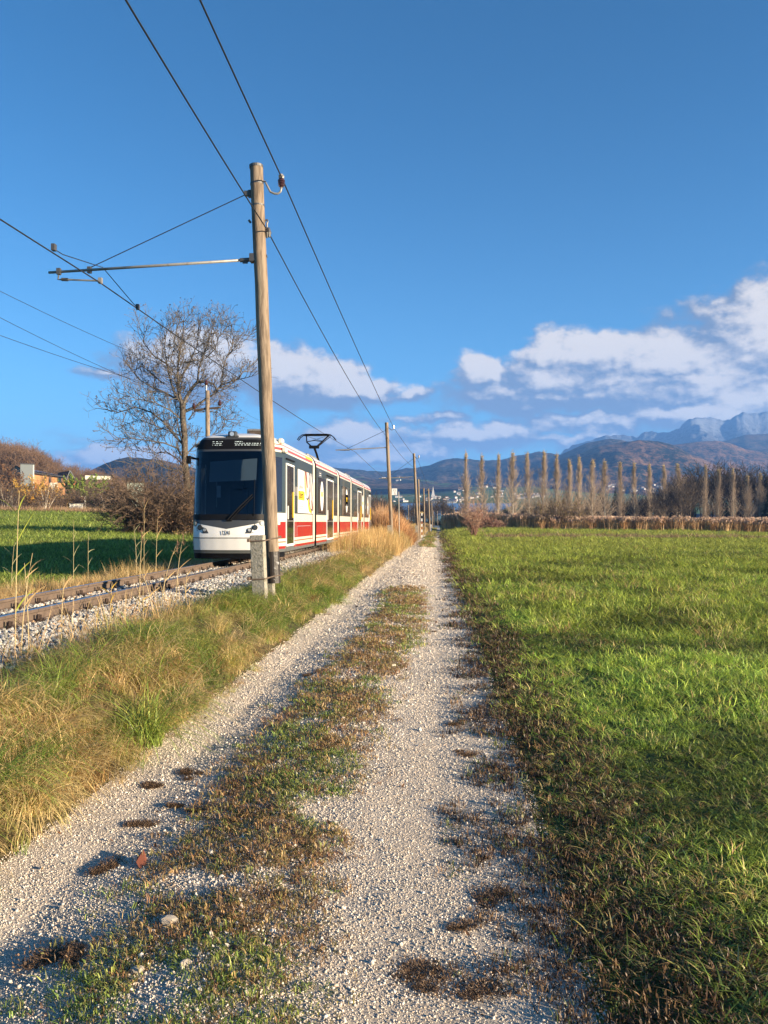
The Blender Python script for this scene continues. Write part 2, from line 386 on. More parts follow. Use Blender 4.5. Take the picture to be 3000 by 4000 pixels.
def geo(a, b, n, first): # graded axis
    t = np.linspace(0, 1, n); return a + (b - a) * (np.exp(t * first) - 1) / (math.exp(first) - 1)
ysn = np.concatenate([np.arange(-4, 16, .09), geo(16, 420, 260, 3.2)])
ysf = np.concatenate([np.arange(-6, 20, .5), geo(20, 420, 190, 2.2)])
sheet('gravel_path', np.arange(-1.95, .5001, .049), ysn[ysn < 305], M['g_path'])
sheet('grass_bank', -np.array([4.0, 3.8, 3.6, 3.4, 3.2, 3.0, 2.8, 2.65, 2.5, 2.35, 2.2, 2.08, 1.95]), ysn[::2], M['g_soil'])
sheet('ballast_bed', -np.array([7.6, 7.2, 6.9, 6.6, 6.35, 5.9, 5.2, 4.6, 4.3, 4.0]), ysf, M['g_ballast'])
sheet('right_meadow', np.concatenate([np.arange(.5, 8, .16), geo(8, 420, 90, 3.4)]), ysn, M['g_mead'])
sheet('left_field', -np.concatenate([np.arange(7.6, 14, .4), geo(14, 460, 90, 3.0)])[::-1], ysf, M['g_field'])
sheet('path_beyond', np.array([-1.95, -1.0, 0, .5]), np.array([ysn[ysn < 305][-1], 420.]), M['g_soil'])
def floorz(X, Y): return -3 + 0 * X
sheet('valley_floor', np.linspace(-9000, 9000, 19), np.linspace(-3000, 9500, 14), M['g_far'], zf=floorz)
# a light cross road at the far end of the path
mb = MB(); p = at(1700, 295); mb.box((p.x + 1, p.y, gzz(p.x, p.y) + .06), (9, 4.2, .12)); o = mb.build('cross_road', M['g_path']); o['kind'] = 'structure'

# ---------------------------------------------------------------- scattering
def scatter(name, P, protos, idx, rot, scl, tint, label=None, cat=None, kind='stuff', parent=None, group=None):
    P = np.asarray(P, float); n = len(P)
    me = bpy.data.meshes.new(name); me.vertices.add(n); me.vertices.foreach_set('co', P.ravel())
    def attr(nm, t, key, arr):
        a = me.attributes.new(nm, t, 'POINT'); a.data.foreach_set(key, np.asarray(arr).ravel())
    attr('rot', 'FLOAT_VECTOR', 'vector', np.asarray(rot, np.float32)); attr('scl', 'FLOAT_VECTOR', 'vector', np.asarray(scl, np.float32))
    attr('tint', 'FLOAT_VECTOR', 'vector', np.asarray(tint, np.float32)); attr('idx', 'INT', 'value', np.asarray(idx, np.int32))
    o = link(name, me, parent)
    col = bpy.data.collections.new(name + '_sources')
    for q in protos: col.objects.link(q)
    t = bpy.data.node_groups.new(name + '_gn', 'GeometryNodeTree')
    t.interface.new_socket('Geometry', in_out='INPUT', socket_type='NodeSocketGeometry')
    t.interface.new_socket('Geometry', in_out='OUTPUT', socket_type='NodeSocketGeometry')
    N = NT(t); gi = N.n('NodeGroupInput'); go = N.n('NodeGroupOutput')
    ci = N.n('GeometryNodeCollectionInfo'); ci.inputs[0].default_value = col; ci.inputs[1].default_value = True; ci.inputs[2].default_value = True
    ip = N.n('GeometryNodeInstanceOnPoints'); N.l(gi.outputs[0], ip.inputs['Points']); N.l(ci.outputs[0], ip.inputs['Instance'])
    ip.inputs['Pick Instance'].default_value = True
    def na(nm, dt):
        x = N.n('GeometryNodeInputNamedAttribute', data_type=dt); x.inputs[0].default_value = nm; return x.outputs[0]
    N.l(na('idx', 'INT'), ip.inputs['Instance Index'])
    er = N.n('FunctionNodeEulerToRotation'); N.l(na('rot', 'FLOAT_VECTOR'), er.inputs[0]); N.l(er.outputs[0], ip.inputs['Rotation'])
    N.l(na('scl', 'FLOAT_VECTOR'), ip.inputs['Scale']); N.l(ip.outputs[0], go.inputs[0])
    md = o.modifiers.new('scatter', 'NODES'); md.node_group = t
    return tagp(o, label, cat, group, kind)
_pc = [0]
def proto(mb, m, smooth=False):
    _pc[0] += 1
    me = bpy.data.meshes.new('source_%03d' % _pc[0]); me.from_pydata(mb.v, [], mb.f)
    for x in (m if isinstance(m, (list, tuple)) else [m]): me.materials.append(x)
    if isinstance(m, (list, tuple)): me.polygons.foreach_set('material_index', mb.m)
    if smooth: me.polygons.foreach_set('use_smooth', [True] * len(me.polygons))
    return bpy.data.objects.new('source_%03d' % _pc[0], me)
def blades(seed, n, spread, h, wd, bend, segs=3, lean=.25, flat=0.0, dirbias=None):
    R = random.Random(seed); mb = MB()
    for i in range(n):
        a = R.uniform(0, 6.283); r = spread * math.sqrt(R.random()); bx, by = r * math.cos(a), r * math.sin(a)
        az = a + R.gauss(0, .9) if dirbias is None else R.gauss(dirbias, .7)
        L = R.uniform(*h); wv = R.uniform(*wd) if hasattr(wd, '__len__') else wd
        dx, dy = math.cos(az), math.sin(az); wa = az + 1.57 + R.gauss(0, .5); wx, wy = math.cos(wa) * wv / 2, math.sin(wa) * wv / 2
        el = 1.57 - abs(R.gauss(0, lean)); bd = R.uniform(*bend)
        x, y, z = bx, by, -.01; vs = []; fs = []
        for k in range(segs):
            ww = 1 - .55 * k / segs
            vs += [(x - wx * ww, y - wy * ww, z), (x + wx * ww, y + wy * ww, z)]
            st = L / segs; x += dx * math.cos(el) * st; y += dy * math.cos(el) * st; z += math.sin(el) * st
            el -= bd / segs
            if z < .004: z = .004 + .003 * R.random()
        vs.append((x, y, z))
        for k in range(segs - 1): fs.append((2 * k, 2 * k + 1, 2 * k + 3, 2 * k + 2))
        fs.append((2 * segs - 2, 2 * segs - 1, 2 * segs)); mb.add(vs, fs)
    return mb
def stone(seed, sub=1, sq=(1, .8, .65), jag=.28):
    bm = bmesh.new(); bmesh.ops.create_icosphere(bm, subdivisions=sub, radius=.5); R = random.Random(seed)
    for v in bm.verts: v.co = Vector((v.co.x * sq[0], v.co.y * sq[1], v.co.z * sq[2])) * (1 + R.uniform(-jag, jag))
    mb = MB(); bm.verts.index_update(); mb.add([v.co[:] for v in bm.verts], [[v.index for v in f.verts] for f in bm.faces]); bm.free(); return mb
RNG = np.random.default_rng(7)
def band(amin, amax, D0, D1, dens, seed=0, ratio=1.12, margin=260):
    """random ground points in a strip beside the track, only where the view falls"""
    rg = np.random.default_rng(seed + 100); out = []
    d = D0
    while d < D1:
        e = min(d * ratio, D1)
        lo = max(amin, (VX - 3000 - margin) * e / F); hi = min(amax, (VX + margin) * e / F)
        if hi > lo:
            n = int((hi - lo) * (e - d) * dens((d + e) / 2) + rg.random())
            a = rg.uniform(lo, hi, n); Dd = rg.uniform(d, e, n)
            out.append(np.stack([-a, Dd - a * ST], 1))
        d = e
    XY = np.concatenate(out) if out else np.zeros((0, 2))
    Z = gz(XY[:, 0], XY[:, 1]); return np.column_stack([XY, Z]), rg
def D_of(P): return P[:, 1] * CT - P[:, 0] * ST
def upright(rg, n, tilt=.15): return np.stack([rg.normal(0, tilt, n), rg.normal(0, tilt, n), rg.uniform(0, 6.283, n)], 1)
def pick(rg, cols, wts, n, jit=.18):
    c = np.array(cols, float); i = rg.choice(len(c), n, p=np.array(wts) / sum(wts)); out = c[i]
    return out * (1 + rg.normal(0, jit, (n, 1)))

# ---------------------------------------------------------------- railway track
trk = empty('railway_track', (-5.25, 0, 0), 'single railway line of rusty rails on dark sleepers, running past the pole under the tram', 'railway track')
RT = .52
def rail_mesh(t):
    prof = [(-.055, -.149), (.055, -.149), (.055, -.138), (.010, -.118), (.010, -.045), (.032, -.035), (.035, -.008), (.028, 0), (-.028, 0), (-.035, -.008), (-.032, -.035), (-.010, -.045), (-.010, -.118), (-.055, -.138)]
    mb = MB(); n = len(prof); vs = []
    for y in (-4.0, 300.0): vs += [(t + a, y, RT + b) for a, b in prof]
    for i in range(n):
        j = (i + 1) % n; mb.add([vs[i], vs[j], vs[n + j], vs[n + i]], [(0, 3, 2, 1)], 1 if i == 7 else 0)
    return mb
for t in (.5, -.5): rail_mesh(t).build('rail', [M['rail'], M['railtop']], trk)
sb = MB(); sb.box((0, 0, -.075), (1.9, .24, .15)); smesh = None
cb = MB()
cb.box((0, 0, .008), (.30, .15, .016))
for s in (-1, 1):
    cb.box((s * .085, 0, .035), (.05, .09, .05)); cb.tube([(s * .075, -.028, .02), (s * .075, -.028, .11)], .016, 6); cb.tube([(s * .075, .028, .02), (s * .075, .028, .10)], .013, 6)
    cb.box((s * .125, 0, .03), (.03, .05, .035))
cmesh = None; R = random.Random(3)
ztop = RT - .149 - .016
for k in range(118):
    y = 3.2 + k * .65
    if smesh is None:
        o = sb.build('sleeper', M['sleeper'], trk); smesh = o.data
    else: o = link('sleeper', smesh, trk)
    o.location = (R.uniform(-.03, .03), y, ztop); o.rotation_euler = (0, 0, R.uniform(-.012, .012))
    if k < 75:
        for t in (.5, -.5):
            if cmesh is None:
                c = cb.build('rail_fastening', M['clip'], o); cmesh = c.data
            else: c = link('rail_fastening', cmesh, o)
            c.location = (t, 0, 0)
mb = MB()
for k in range(118, 440): mb.box((0, 3.2 + k * .65, ztop - .075), (1.9, .24, .15))
o = mb.build('far_sleepers', M['sleeper'], trk); o['kind'] = 'stuff'

# ballast stones
st_protos = [proto(stone(s, 1, (1, .85, .7), .22), M['stone']) for s in range(6)]
def stones(name, parts, label, cat, cols, wts):
    P = np.concatenate([p for p, s in parts]); S = np.concatenate([s for p, s in parts]); n = len(P); rg = np.random.default_rng(5)
    scl = S[:, None] * rg.uniform(.7, 1.25, (n, 3)); rot = rg.uniform(0, 6.283, (n, 3))
    scatter(name, P, [proto(stone(s + len(name), 1, (1, .85, .7), .22), M['stone']) for s in range(5)], rg.integers(0, 5, n), rot, scl, pick(rg, cols, wts, n, .12), label, cat)
parts = []
for (a0, a1, dens) in ((3.35, 4.72, 850), (4.78, 5.72, 650), (5.78, 7.1, 500)):
    P, rg = band(a0, a1, 4.5, 75, lambda D, q=dens: q * min(1, (13 / D) ** 1.5), seed=int(a0 * 10), ratio=1.05)
    Dd = D_of(P); s = rg.uniform(.028, .064, len(P)) * np.clip(Dd / 16, 1, 3.0) ** .7
    a = -P[:, 0]
    k = rg.random(len(P)) < (1 - sm(3.75, 3.35, a)) * 1.0 + .1
    P[:, 2] += rg.uniform(-.005, .03, len(P)) + sm(4.72, 4.2, a) * .03
    bed = (a > 4.3) & (a < 6.3); P[bed, 2] -= .01
    parts.append((P[k], s[k]))
stones('ballast_stones', parts, 'pale grey crushed stone ballast along the track', 'ballast', [(.42, .40, .36), (.30, .29, .27), (.52, .49, .44), (.42, .27, .16), (.17, .165, .16)], [5, 4, 3, 1, 1.6])
# gravel on the path
def pathmask(P, lo, hi, sc=1.0, seed=0): return fbm(P[:, 0] * sc, P[:, 1] * sc, 3, seed) 
P, rg = band(-.55, 1.98, 2.1, 95, lambda D: 14000 * min(1, (3.4 / D) ** 2.0), seed=77, ratio=1.05)
n = len(P); s = np.exp(rg.normal(math.log(.0050), .36, n)) * np.clip(D_of(P) / 4, 1, 30) ** .8
mid = np.exp(-((-P[:, 0] - .78) / .42) ** 2); s *= 1 + .55 * mid * rg.random(n)
big = rg.random(n) < .004 + .012 * mid; s[big] *= rg.uniform(1.6, 2.8, big.sum())
P[:, 2] += s * .12 * np.clip(8 / D_of(P), .3, 1)
stones('path_gravel_stones', [(P, np.clip(s, 0, .07))], 'loose pale limestone chippings on the track', 'gravel', [(.64, .56, .46), (.54, .47, .38), (.72, .66, .57), (.38, .33, .27), (.58, .45, .33)], [5, 5, 2, 2, .8])
# ---------------------------------------------------------------- grass
Gp = [blades(11, 20, .06, (.035, .10), (.0028, .005), (.4, 1.7), lean=.42), blades(12, 20, .065, (.025, .075), (.0025, .0045), (.5, 2.0), lean=.6), blades(13, 14, .05, (.05, .13), (.0028, .005), (.5, 1.8), lean=.4)]
GREENS = [(.28, .39, .055), (.38, .46, .07), (.20, .30, .045), (.48, .46, .11), (.58, .47, .19), (.40, .25, .10)]
def dens_m(D): return 560 * min(1, (4.0 / D)) ** 1.6
P, rg = band(-420, -.42, 2.0, 125, dens_m, seed=1, ratio=1.06)
n = len(P); Dd = D_of(P); X = P[:, 0]
edge = sm(.42, .95, X + (fbm(P[:, 0] * 2, P[:, 1] * 1.3, 3, 3) - .5) * .9)
keep = rg.random(n) < .06 + .94 * edge
pat = fbm(P[:, 0] * 1.4, P[:, 1] * .9, 3, 41); keep &= rg.random(n) < .35 + 1.3 * pat
P = P[keep]; Dd = Dd[keep]; X = X[keep]; n = len(P)
brown = sm(.50, .64, fbm(P[:, 0] * .8 + 3, P[:, 1] * .45, 3, 8)) * (.12 + .7 * np.exp(-X / 1.8)) * (1 - .6 * sm(10, 40, Dd)) + .8 * sm(1.5, .7, X + (Dd - 4) * .04)
lush = fbm(P[:, 0] * .35, P[:, 1] * .22, 2, 19)
tg = pick(rg, GREENS, [5, 4, 3, 1.1, .5, .1], n); tb = pick(rg, GREENS, [.6, .6, 1.2, 1.5, 2.2, 2.6], n)
yel = sm(.42, .6, lush)[:, None]; tg = tg * (1 - .35 * yel) + np.array([.36, .38, .05]) * .35 * yel
far = sm(15, 60, Dd)[:, None]; tg = tg * (1 - far) + (np.array([.37, .40, .07]) * rg.uniform(.8, 1.2, (n, 1))) * far
tint = np.where(rg.random(n)[:, None] < brown[:, None], tb, tg)
dk = sm(.52, .66, fbm(P[:, 0] * .42 + P[:, 1] * .25, P[:, 1] * .5 - P[:, 0] * .12, 4, 61)) * sm(50, 22, Dd)  # dark bands: shade of the ground undulations put into the grass tint
tint = tint * (1 + .22 * sm(20, 6, Dd))[:, None] * ((.66 + .68 * fbm(P[:, 0] * 2.4, P[:, 1] * 1.2, 2, 33)) * (1 - .5 * dk))[:, None]
# strips of tall pale grass far out in the meadow
strip = (np.abs(Dd - (72 + 3 * np.sin(X * .11))) < 3.2) & (X > 4.5)
tint[strip] = pick(rg, [(.36, .27, .13), (.27, .17, .09)], [2, 1], int(strip.sum()))
sc_ = np.clip(Dd / 4, 1, 40) ** .58 * (.75 + .6 * rg.random(n)) * (.7 + .75 * lush)
S = np.stack([sc_ * 1.15, sc_ * 1.15, sc_ * .78 * (1 - .35 * dk) * (1 - .35 * sm(2, .6, X)) * np.where(strip, 1.6, 1.0) * np.clip(1 - .25 * sm(10, 50, Dd), .6, 1)], 1)
scatter('meadow_grass', P, [proto(b, M['grass']) for b in Gp], rg.integers(0, 3, n), upright(rg, n), S, tint, 'short green meadow grass to the right of the path', 'grass')

# clover-like leaves and debris at the path edge and in the middle strip
def mid_strip(P): 
    a = -P[:, 0]; Dd = D_of(P)
    m = np.exp(-((a - .76 - .12 * np.sin(P[:, 1] * .35)) / .40) ** 4)
    gap = 1 - sm(17.5, 19.5, Dd) * (1 - sm(46, 50, Dd))
    return m * gap
Mp = [blades(21, 22, .05, (.012, .045), (.0025, .005), (.8, 2.4), lean=.9), blades(22, 18, .06, (.015, .06), (.0025, .004), (.8, 2.2), lean=.8)]
P, rg = band(.1, 1.5, 2.0, 200, lambda D: 1900 * min(1, 3.6 / D) ** 1.4, seed=2, ratio=1.06)
n = len(P); m = mid_strip(P); pn = fbm(P[:, 0] * 3.2, P[:, 1] * 2.4, 3, 51)
keep = rg.random(n) < m * sm(.29, .50, pn + .10 * sm(4, 12, D_of(P))) * 1.0
P = P[keep]; n = len(P); Dd = D_of(P); gr = sm(.54, .66, fbm(P[:, 0] * 3.2, P[:, 1] * 1.6, 2, 66))[:, None]
tb = pick(rg, [(.36, .21, .085), (.24, .125, .06), (.48, .33, .13), (.26, .22, .07)], [3, 2, 2, 2], n)
tg = pick(rg, [(.18, .26, .045), (.28, .32, .06), (.34, .32, .08)], [3, 2, 1], n)
tint = np.where(rg.random((n, 1)) < .08 + .6 * gr + .25 * sm(30, 60, Dd)[:, None], tg, tb)
sc_ = np.clip(Dd / 3.6, 1, 30) ** .5 * rg.uniform(.6, 1.25, n)
scatter('middle_strip_growth', P, [proto(b, M['grass']) for b in Mp], rg.integers(0, 2, n), upright(rg, n, .2), np.stack([sc_, sc_, sc_], 1), tint, 'low brown and green growth down the middle of the path', 'weeds')
# dark crumbs of leaf litter and mulch along the right edge, thinning into the wheel track
P, rg = band(-1.15, -.02, 2.0, 120, lambda D: 1000 * min(1, 3.4 / D) ** 1.6, seed=3, ratio=1.06)
n = len(P); k = rg.random(n) < sm(-.05, .55, P[:, 0] - .12 + (fbm(P[:, 0] * 3, P[:, 1] * 2.2, 3, 71) - .5) * 1.1) * (1 - .6 * sm(.8, 1.1, P[:, 0]))
P = P[k]; n = len(P); Dd = D_of(P); sc_ = np.clip(Dd / 3.6, 1, 30) ** .6 * rg.uniform(.6, 1.3, n)
scatter('edge_litter', P, [proto(blades(s, 20, .05, (.01, .045), (.003, .007), (.3, 2.2), lean=1.1), M['grass']) for s in (31, 32)], rg.integers(0, 2, n), upright(rg, n, .2), np.stack([sc_, sc_, sc_], 1),
        pick(rg, [(.12, .066, .034), (.075, .045, .026), (.22, .13, .06), (.13, .15, .04)], [4, 3, 2, 1.4], n), 'dark brown leaf litter along the right edge of the path', 'leaf litter')
# clods and dead leaves lying in the wheel tracks
CL = [(1625, 3795, .105, 'round clump of dark dead grass in the right wheel track near the bottom'), (1850, 3840, .10, 'wide clump of brown dead grass at the right path edge near the bottom'),
      (1800, 3590, .07, 'small dark clump beside the right verge, above the round clump'), (230, 3710, .12, 'long dark streak of dead grass in the left wheel track'), (1920, 3480, .10, 'dark spread of dead grass where path meets the lower right turf'),
      (430, 3375, .085, 'dark crumbs beside the rust coloured leaf'), (560, 3365, .075, 'rust coloured curled leaf in the left wheel track'), (750, 3015, .10, 'flat brown clump high in the left wheel track'),
      (600, 3060, .06, 'small brown tuft left of the flat brown clump'), (690, 3140, .045, 'small dark clod below the flat brown clump'), (760, 3165, .045, 'brown clod just right of the small dark clod'),
      (560, 3205, .07, 'thin brown smear of dead stalks below the clods'), (1810, 2930, .10, 'dark clump at the right path edge beside the yellowish turf'), (1800, 2815, .09, 'dark elongated clump farther up the right path edge'),
      (1645, 2411, .06, 'lone black clod in the upper right wheel track'), (1690, 2462, .05, 'little dark clod just below the lone black clod'), (1200, 2640, .06, 'dark clod at the left of the middle strip'), (320, 3745, .07, 'small clump right of the long dark streak')]
for i, (px, py, r, lb) in enumerate(CL):
    D = CH * F / (py - HY); p = ground_at(px, D, .004); rr = r * (.8 if i in (0, 1) else .62)
    mb = blades(200 + i, 260, rr * .85, (rr * .15, rr * .5), (.003, .008), (.2, 2.6), segs=2, lean=1.3)
    b2 = blades(260 + i, 120, rr * 1.5, (.012, .03), (.003, .007), (.2, 2.6), segs=2, lean=1.4); mb.add(b2.v, b2.f)
    R = random.Random(900 + i); allv = MB()
    for q in range(R.randint(3, 5)):
        ox, oy, sc1 = R.gauss(0, rr * .75), R.gauss(0, rr * .45), R.uniform(.35, .8)
        allv.add([(v[0] * sc1 * R.uniform(.97, 1.03) * 1.4 + ox, v[1] * sc1 + oy, max(v[2] * sc1 * 1.1, -.003)) for v in (mb.v if q % 2 == 0 else b2.v) if R.random() < 2], mb.f if q % 2 == 0 else b2.f)
    mb = allv
    if i == 6:
        mb = MB(); mb.add([(-.07, 0, .004), (-.03, .022, .02), (.03, .026, .016), (.08, .004, .03), (.03, -.018, .006), (-.03, -.02, .004)], [(0, 5, 4, 3, 2, 1)])
    o = mb.build('dead_leaf' if i == 6 else 'dead_grass_clump', LEAFD if i != 6 else LEAFR, loc=p); o.rotation_euler.z = .3 * i
    tagp(o, lb, 'dead leaf' if i == 6 else 'grass clump', 'clumps of dead grass lying on the path')
for i, (px, py, r, lb) in enumerate([(668, 3622, .05, 'large cream pebble near the bottom of the middle strip'), (730, 3798, .032, 'squarish cream pebble below the large pebble in the middle strip'), (1090, 2988, .03, 'pinkish pebble in the upper part of the middle strip'), (540, 3812, .033, 'cream pebble at the left border of the middle strip')]):
    D = CH * F / (py - HY); p = ground_at(px, D, r * .25); o = stone(400 + i, 2, (1.3, .9, .7), .1).build('pebble', M['pebble'], loc=p); o.scale = (r * 1.2, r * 1.1, r * 1.1); o.rotation_euler = (.1, .2, i)
    tagp(o, lb, 'pebble', 'larger pebbles on the path')

# fallen leaves and crumbs blown about the track
def leaf_proto(seed):
    R = random.Random(seed); mb = MB(); c = R.uniform(.1, .5); vs = [(-.5, 0, 0), (-.2, .24, c * .3), (.2, .26, c * .35), (.5, .02, c), (.2, -.22, c * .25), (-.2, -.2, c * .15), (0, 0, -.02)]
    mb.add(vs, [(0, 1, 6), (1, 2, 6), (2, 3, 6), (3, 4, 6), (4, 5, 6), (5, 0, 6)]); return mb
P, rg = band(-1.3, 2.3, 2.1, 26, lambda D: 26 * min(1, 5 / D), seed=31); n = len(P)
k = rg.random(n) < .18 + .5 * sm(-.1, .6, P[:, 0]) + .35 * np.exp(-((-P[:, 0] - .78) / .4) ** 2) + .3 * sm(1.6, 1.9, -P[:, 0]); P = P[k]; n = len(P)
P[:, 2] += .012; s = rg.uniform(.014, .042, n) * np.clip(D_of(P) / 7, 1, 2)
scatter('fallen_leaves', P, [proto(leaf_proto(q), M['grass']) for q in (1, 2, 3)], rg.integers(0, 3, n), np.stack([rg.normal(0, .5, n), rg.normal(0, .5, n), rg.uniform(0, 6.3, n)], 1), np.stack([s, s * rg.uniform(.6, 1, n), s], 1),
        pick(rg, [(.12, .06, .03), (.20, .10, .045), (.06, .035, .02), (.34, .22, .09)], [4, 2, 3, 1], n), 'small brown fallen leaves scattered over the track', 'leaves')
# broad leaved weeds among the meadow grass
P, rg = band(-6, -.75, 3.4, 12, lambda D: 26 * min(1, 4 / D), seed=32); n = len(P)
def rosette(seed):
    R = random.Random(seed); mb = MB()
    for q in range(9):
        a = 6.283 * q / 9 + R.uniform(-.3, .3); L = R.uniform(.035, .07); e = R.uniform(.2, .9); w_ = L * .26; d = Vector((math.cos(a), math.sin(a), math.tan(e) * .6)); sd = Vector((-math.sin(a), math.cos(a), 0)) * w_
        mb.add([(0, 0, .005), d * L * .5 + sd, d * L * .5 - sd, Vector((d.x, d.y, d.z * .7)) * L], [(0, 2, 1), (1, 2, 3)])
    return mb
scatter('meadow_weeds', P, [proto(rosette(q), M['grass']) for q in (4, 5)], rg.integers(0, 2, n), upright(rg, n, .2), np.stack([rg.uniform(.3, .6, n)] * 3, 1), pick(rg, [(.20, .30, .05), (.14, .24, .05), (.38, .42, .10)], [3, 3, 1], n), 'broad leaved weeds between the meadow grass', 'weeds')
# left bank: long drooping grass
Bp = [blades(41, 36, .07, (.20, .46), (.003, .0055), (1.8, 3.1), segs=5, lean=.4), blades(42, 32, .06, (.14, .34), (.003, .005), (1.4, 2.9), segs=4, lean=.5), blades(43, 28, .08, (.26, .55), (.003, .0055), (1.9, 3.2), segs=5, lean=.35, dirbias=-.6), blades(44, 22, .05, (.10, .22), (.003, .005), (.6, 1.6), segs=3, lean=.3)]
BG = [(.24, .32, .05), (.16, .25, .035), (.38, .36, .08), (.55, .42, .17), (.66, .49, .23), (.38, .22, .08)]
P, rg = band(1.86, 3.75, 2.6, 120, lambda D: 235 * min(1, 5.5 / D) ** 1.35, seed=4, ratio=1.06)
a = -P[:, 0]; n = len(P); Dd = D_of(P)
k = (rg.random(n) < sm(1.80, 2.05, a + (fbm(a * 0 + 1, P[:, 1] * 1.1, 3, 5) - .5) * .35)) & (rg.random(n) < 1 - .93 * sm(3.3, 3.75, a + (fbm(a * 2, P[:, 1] * 1.3, 2, 6) - .5) * .5))
k &= rg.random(n) < .1 + 1.7 * fbm(P[:, 0] * 2, P[:, 1] * 1.2, 2, 23)
P = P[k]; a = a[k]; Dd = Dd[k]; n = len(P)
dry = np.clip(.06 + .70 * sm(.43, .57, fbm(P[:, 0] * 1.1, P[:, 1] * .7, 3, 18)) + .35 * sm(2.2, 1.9, a) + .9 * sm(20, 32, Dd) - .45 * sm(9, 12, Dd) * (1 - sm(17, 22, Dd)) + .12, .04, .95)
tint = np.where(rg.random((n, 1)) < dry[:, None], pick(rg, BG, [.1, .1, .8, 2.2, 2.4, 1.4], n), pick(rg, BG, [4, 4, 2.5, .6, .3, .1], n))
h = (1 - .45 * sm(2.9, 3.5, a)) * .78 * np.clip(.2 + 1.5 * fbm(P[:, 0] * 1.5, P[:, 1] * 1.1, 2, 29), .4, 1.5) * (.55 + .45 * sm(1.85, 2.2, a)) * np.clip(Dd / 8, 1, 3) ** .25
wide = np.clip(Dd / 7, 1, 10) ** .35
idx = rg.choice(4, n, p=[.36, .26, .22, .16])
scatter('bank_grass', P, [proto(b, M['grass']) for b in Bp], idx, upright(rg, n, .22), np.stack([h * wide, h * wide, h], 1), tint, 'long drooping green and straw coloured grass on the bank between path and railway', 'grass')
# big drooping tussocks standing out of the bank
P, rg = band(2.0, 2.95, 2.9, 26, lambda D: 6.0 * min(1, 8 / D) ** .8, seed=14, ratio=1.06)
n = len(P); s = rg.uniform(.5, .95, n) * (1 + .45 * sm(9, 5, D_of(P)))
scatter('grass_tussocks', P, [proto(blades(45, 230, .10, (.34, .66), (.003, .006), (1.7, 2.9), segs=6, lean=.45), M['grass']), proto(blades(46, 190, .09, (.26, .58), (.003, .006), (1.6, 2.7), segs=6, lean=.5), M['grass'])], rg.integers(0, 2, n), upright(rg, n, .1), np.stack([s, s, s * .85], 1),
        pick(rg, BG, [2.5, 2, 2.5, 2, 2, .4], n, .12), 'domed tussocks of long grass on the bank', 'grass')
# pale dry stalks between bank and ballast
P, rg = band(3.0, 3.8, 6.6, 14.5, lambda D: 15 * min(1, 9 / D), seed=34); n = len(P)
k = rg.random(n) < sm(.40, .58, fbm(P[:, 0] * .3, P[:, 1] * .55, 2, 12)); P = P[k]; n = len(P)
scatter('dry_stalks', P, [proto(blades(56, 16, .10, (.25, .7), (.003, .0055), (.2, 1.4), segs=4, lean=.25), M['dry']), proto(blades(57, 14, .12, (.2, .55), (.003, .005), (.3, 1.8), segs=4, lean=.35), M['dry'])], rg.integers(0, 2, n), upright(rg, n, .15),
        np.stack([np.ones(n), np.ones(n), rg.uniform(.7, 1.15, n)], 1), pick(rg, [(.62, .44, .22), (.52, .33, .14), (.70, .46, .12), (.36, .34, .10)], [4, 3, 1.2, 1], n), 'pale dry stalks growing where the bank meets the ballast', 'dry grass')
# golden tall grass on the bank farther along
Tp = [blades(51, 26, .16, (.35, .85), (.005, .010), (.15, .8), segs=3, lean=.16), blades(52, 22, .2, (.3, .75), (.005, .010), (.2, .9), segs=3, lean=.2)]
TAN = [(.56, .38, .14), (.48, .30, .11), (.38, .21, .09), (.62, .45, .20), (.26, .26, .07)]
P, rg = band(1.75, 4.1, 24, 230, lambda D: 26 * min(1, 36 / D) ** 1.2, seed=6, ratio=1.08)
a = -P[:, 0]; Dd = D_of(P); n = len(P); k = rg.random(n) < sm(29, 40, Dd + (a - 2.6) * 2) * sm(1.7, 2.1, a); P = P[k]; n = len(P); Dd = D_of(P); a = -P[:, 0]
h = (.75 + .5 * rg.random(n)) * (1 + .25 * sm(2.4, 3.4, a)); wd = np.clip(Dd / 35, 1, 4) ** .5
scatter('golden_bank_grass', P, [proto(b, M['dry']) for b in Tp], rg.integers(0, 2, n), upright(rg, n, .1), np.stack([wd, wd, h], 1), pick(rg, TAN, [4, 3, 2, 2, .8], n), 'tall golden dry grass on the bank farther along the line', 'dry grass')
# dry grass beyond the rails
P, rg = band(6.9, 9.4, 9, 90, lambda D: 46 * min(1, 17 / D) ** 1.2, seed=7, ratio=1.06)
a = -P[:, 0]; n = len(P); Dd = D_of(P); k = rg.random(n) < sm(6.9, 7.3, a) * sm(9.5, 8.3, a) * (.3 + 1.2 * fbm(P[:, 0] * .9, P[:, 1] * .6, 2, 81)); P = P[k]; n = len(P); Dd = D_of(P)
tall = sm(.45, .8, fbm(P[:, 0] * .5, P[:, 1] * .35, 2, 91))
h = (.50 + .35 * rg.random(n)) * (.75 + .8 * tall * sm(12, 16, Dd)) * (1 - .3 * sm(13, 10, Dd))
scatter('trackside_dry_grass', P, [proto(blades(53, 34, .13, (.3, .75), (.004, .008), (.15, 1.0), segs=3, lean=.2), M['dry']), proto(blades(54, 30, .15, (.25, .65), (.004, .008), (.2, 1.1), segs=3, lean=.26), M['dry'])],
        rg.integers(0, 2, n), upright(rg, n, .12), np.stack([h * 0 + 1, h * 0 + 1, h], 1), pick(rg, [(.50, .33, .13), (.56, .41, .19), (.40, .23, .09), (.30, .25, .08)], [3, 3, 2, 1], n), 'dry straw coloured grass on the far side of the rails', 'dry grass')
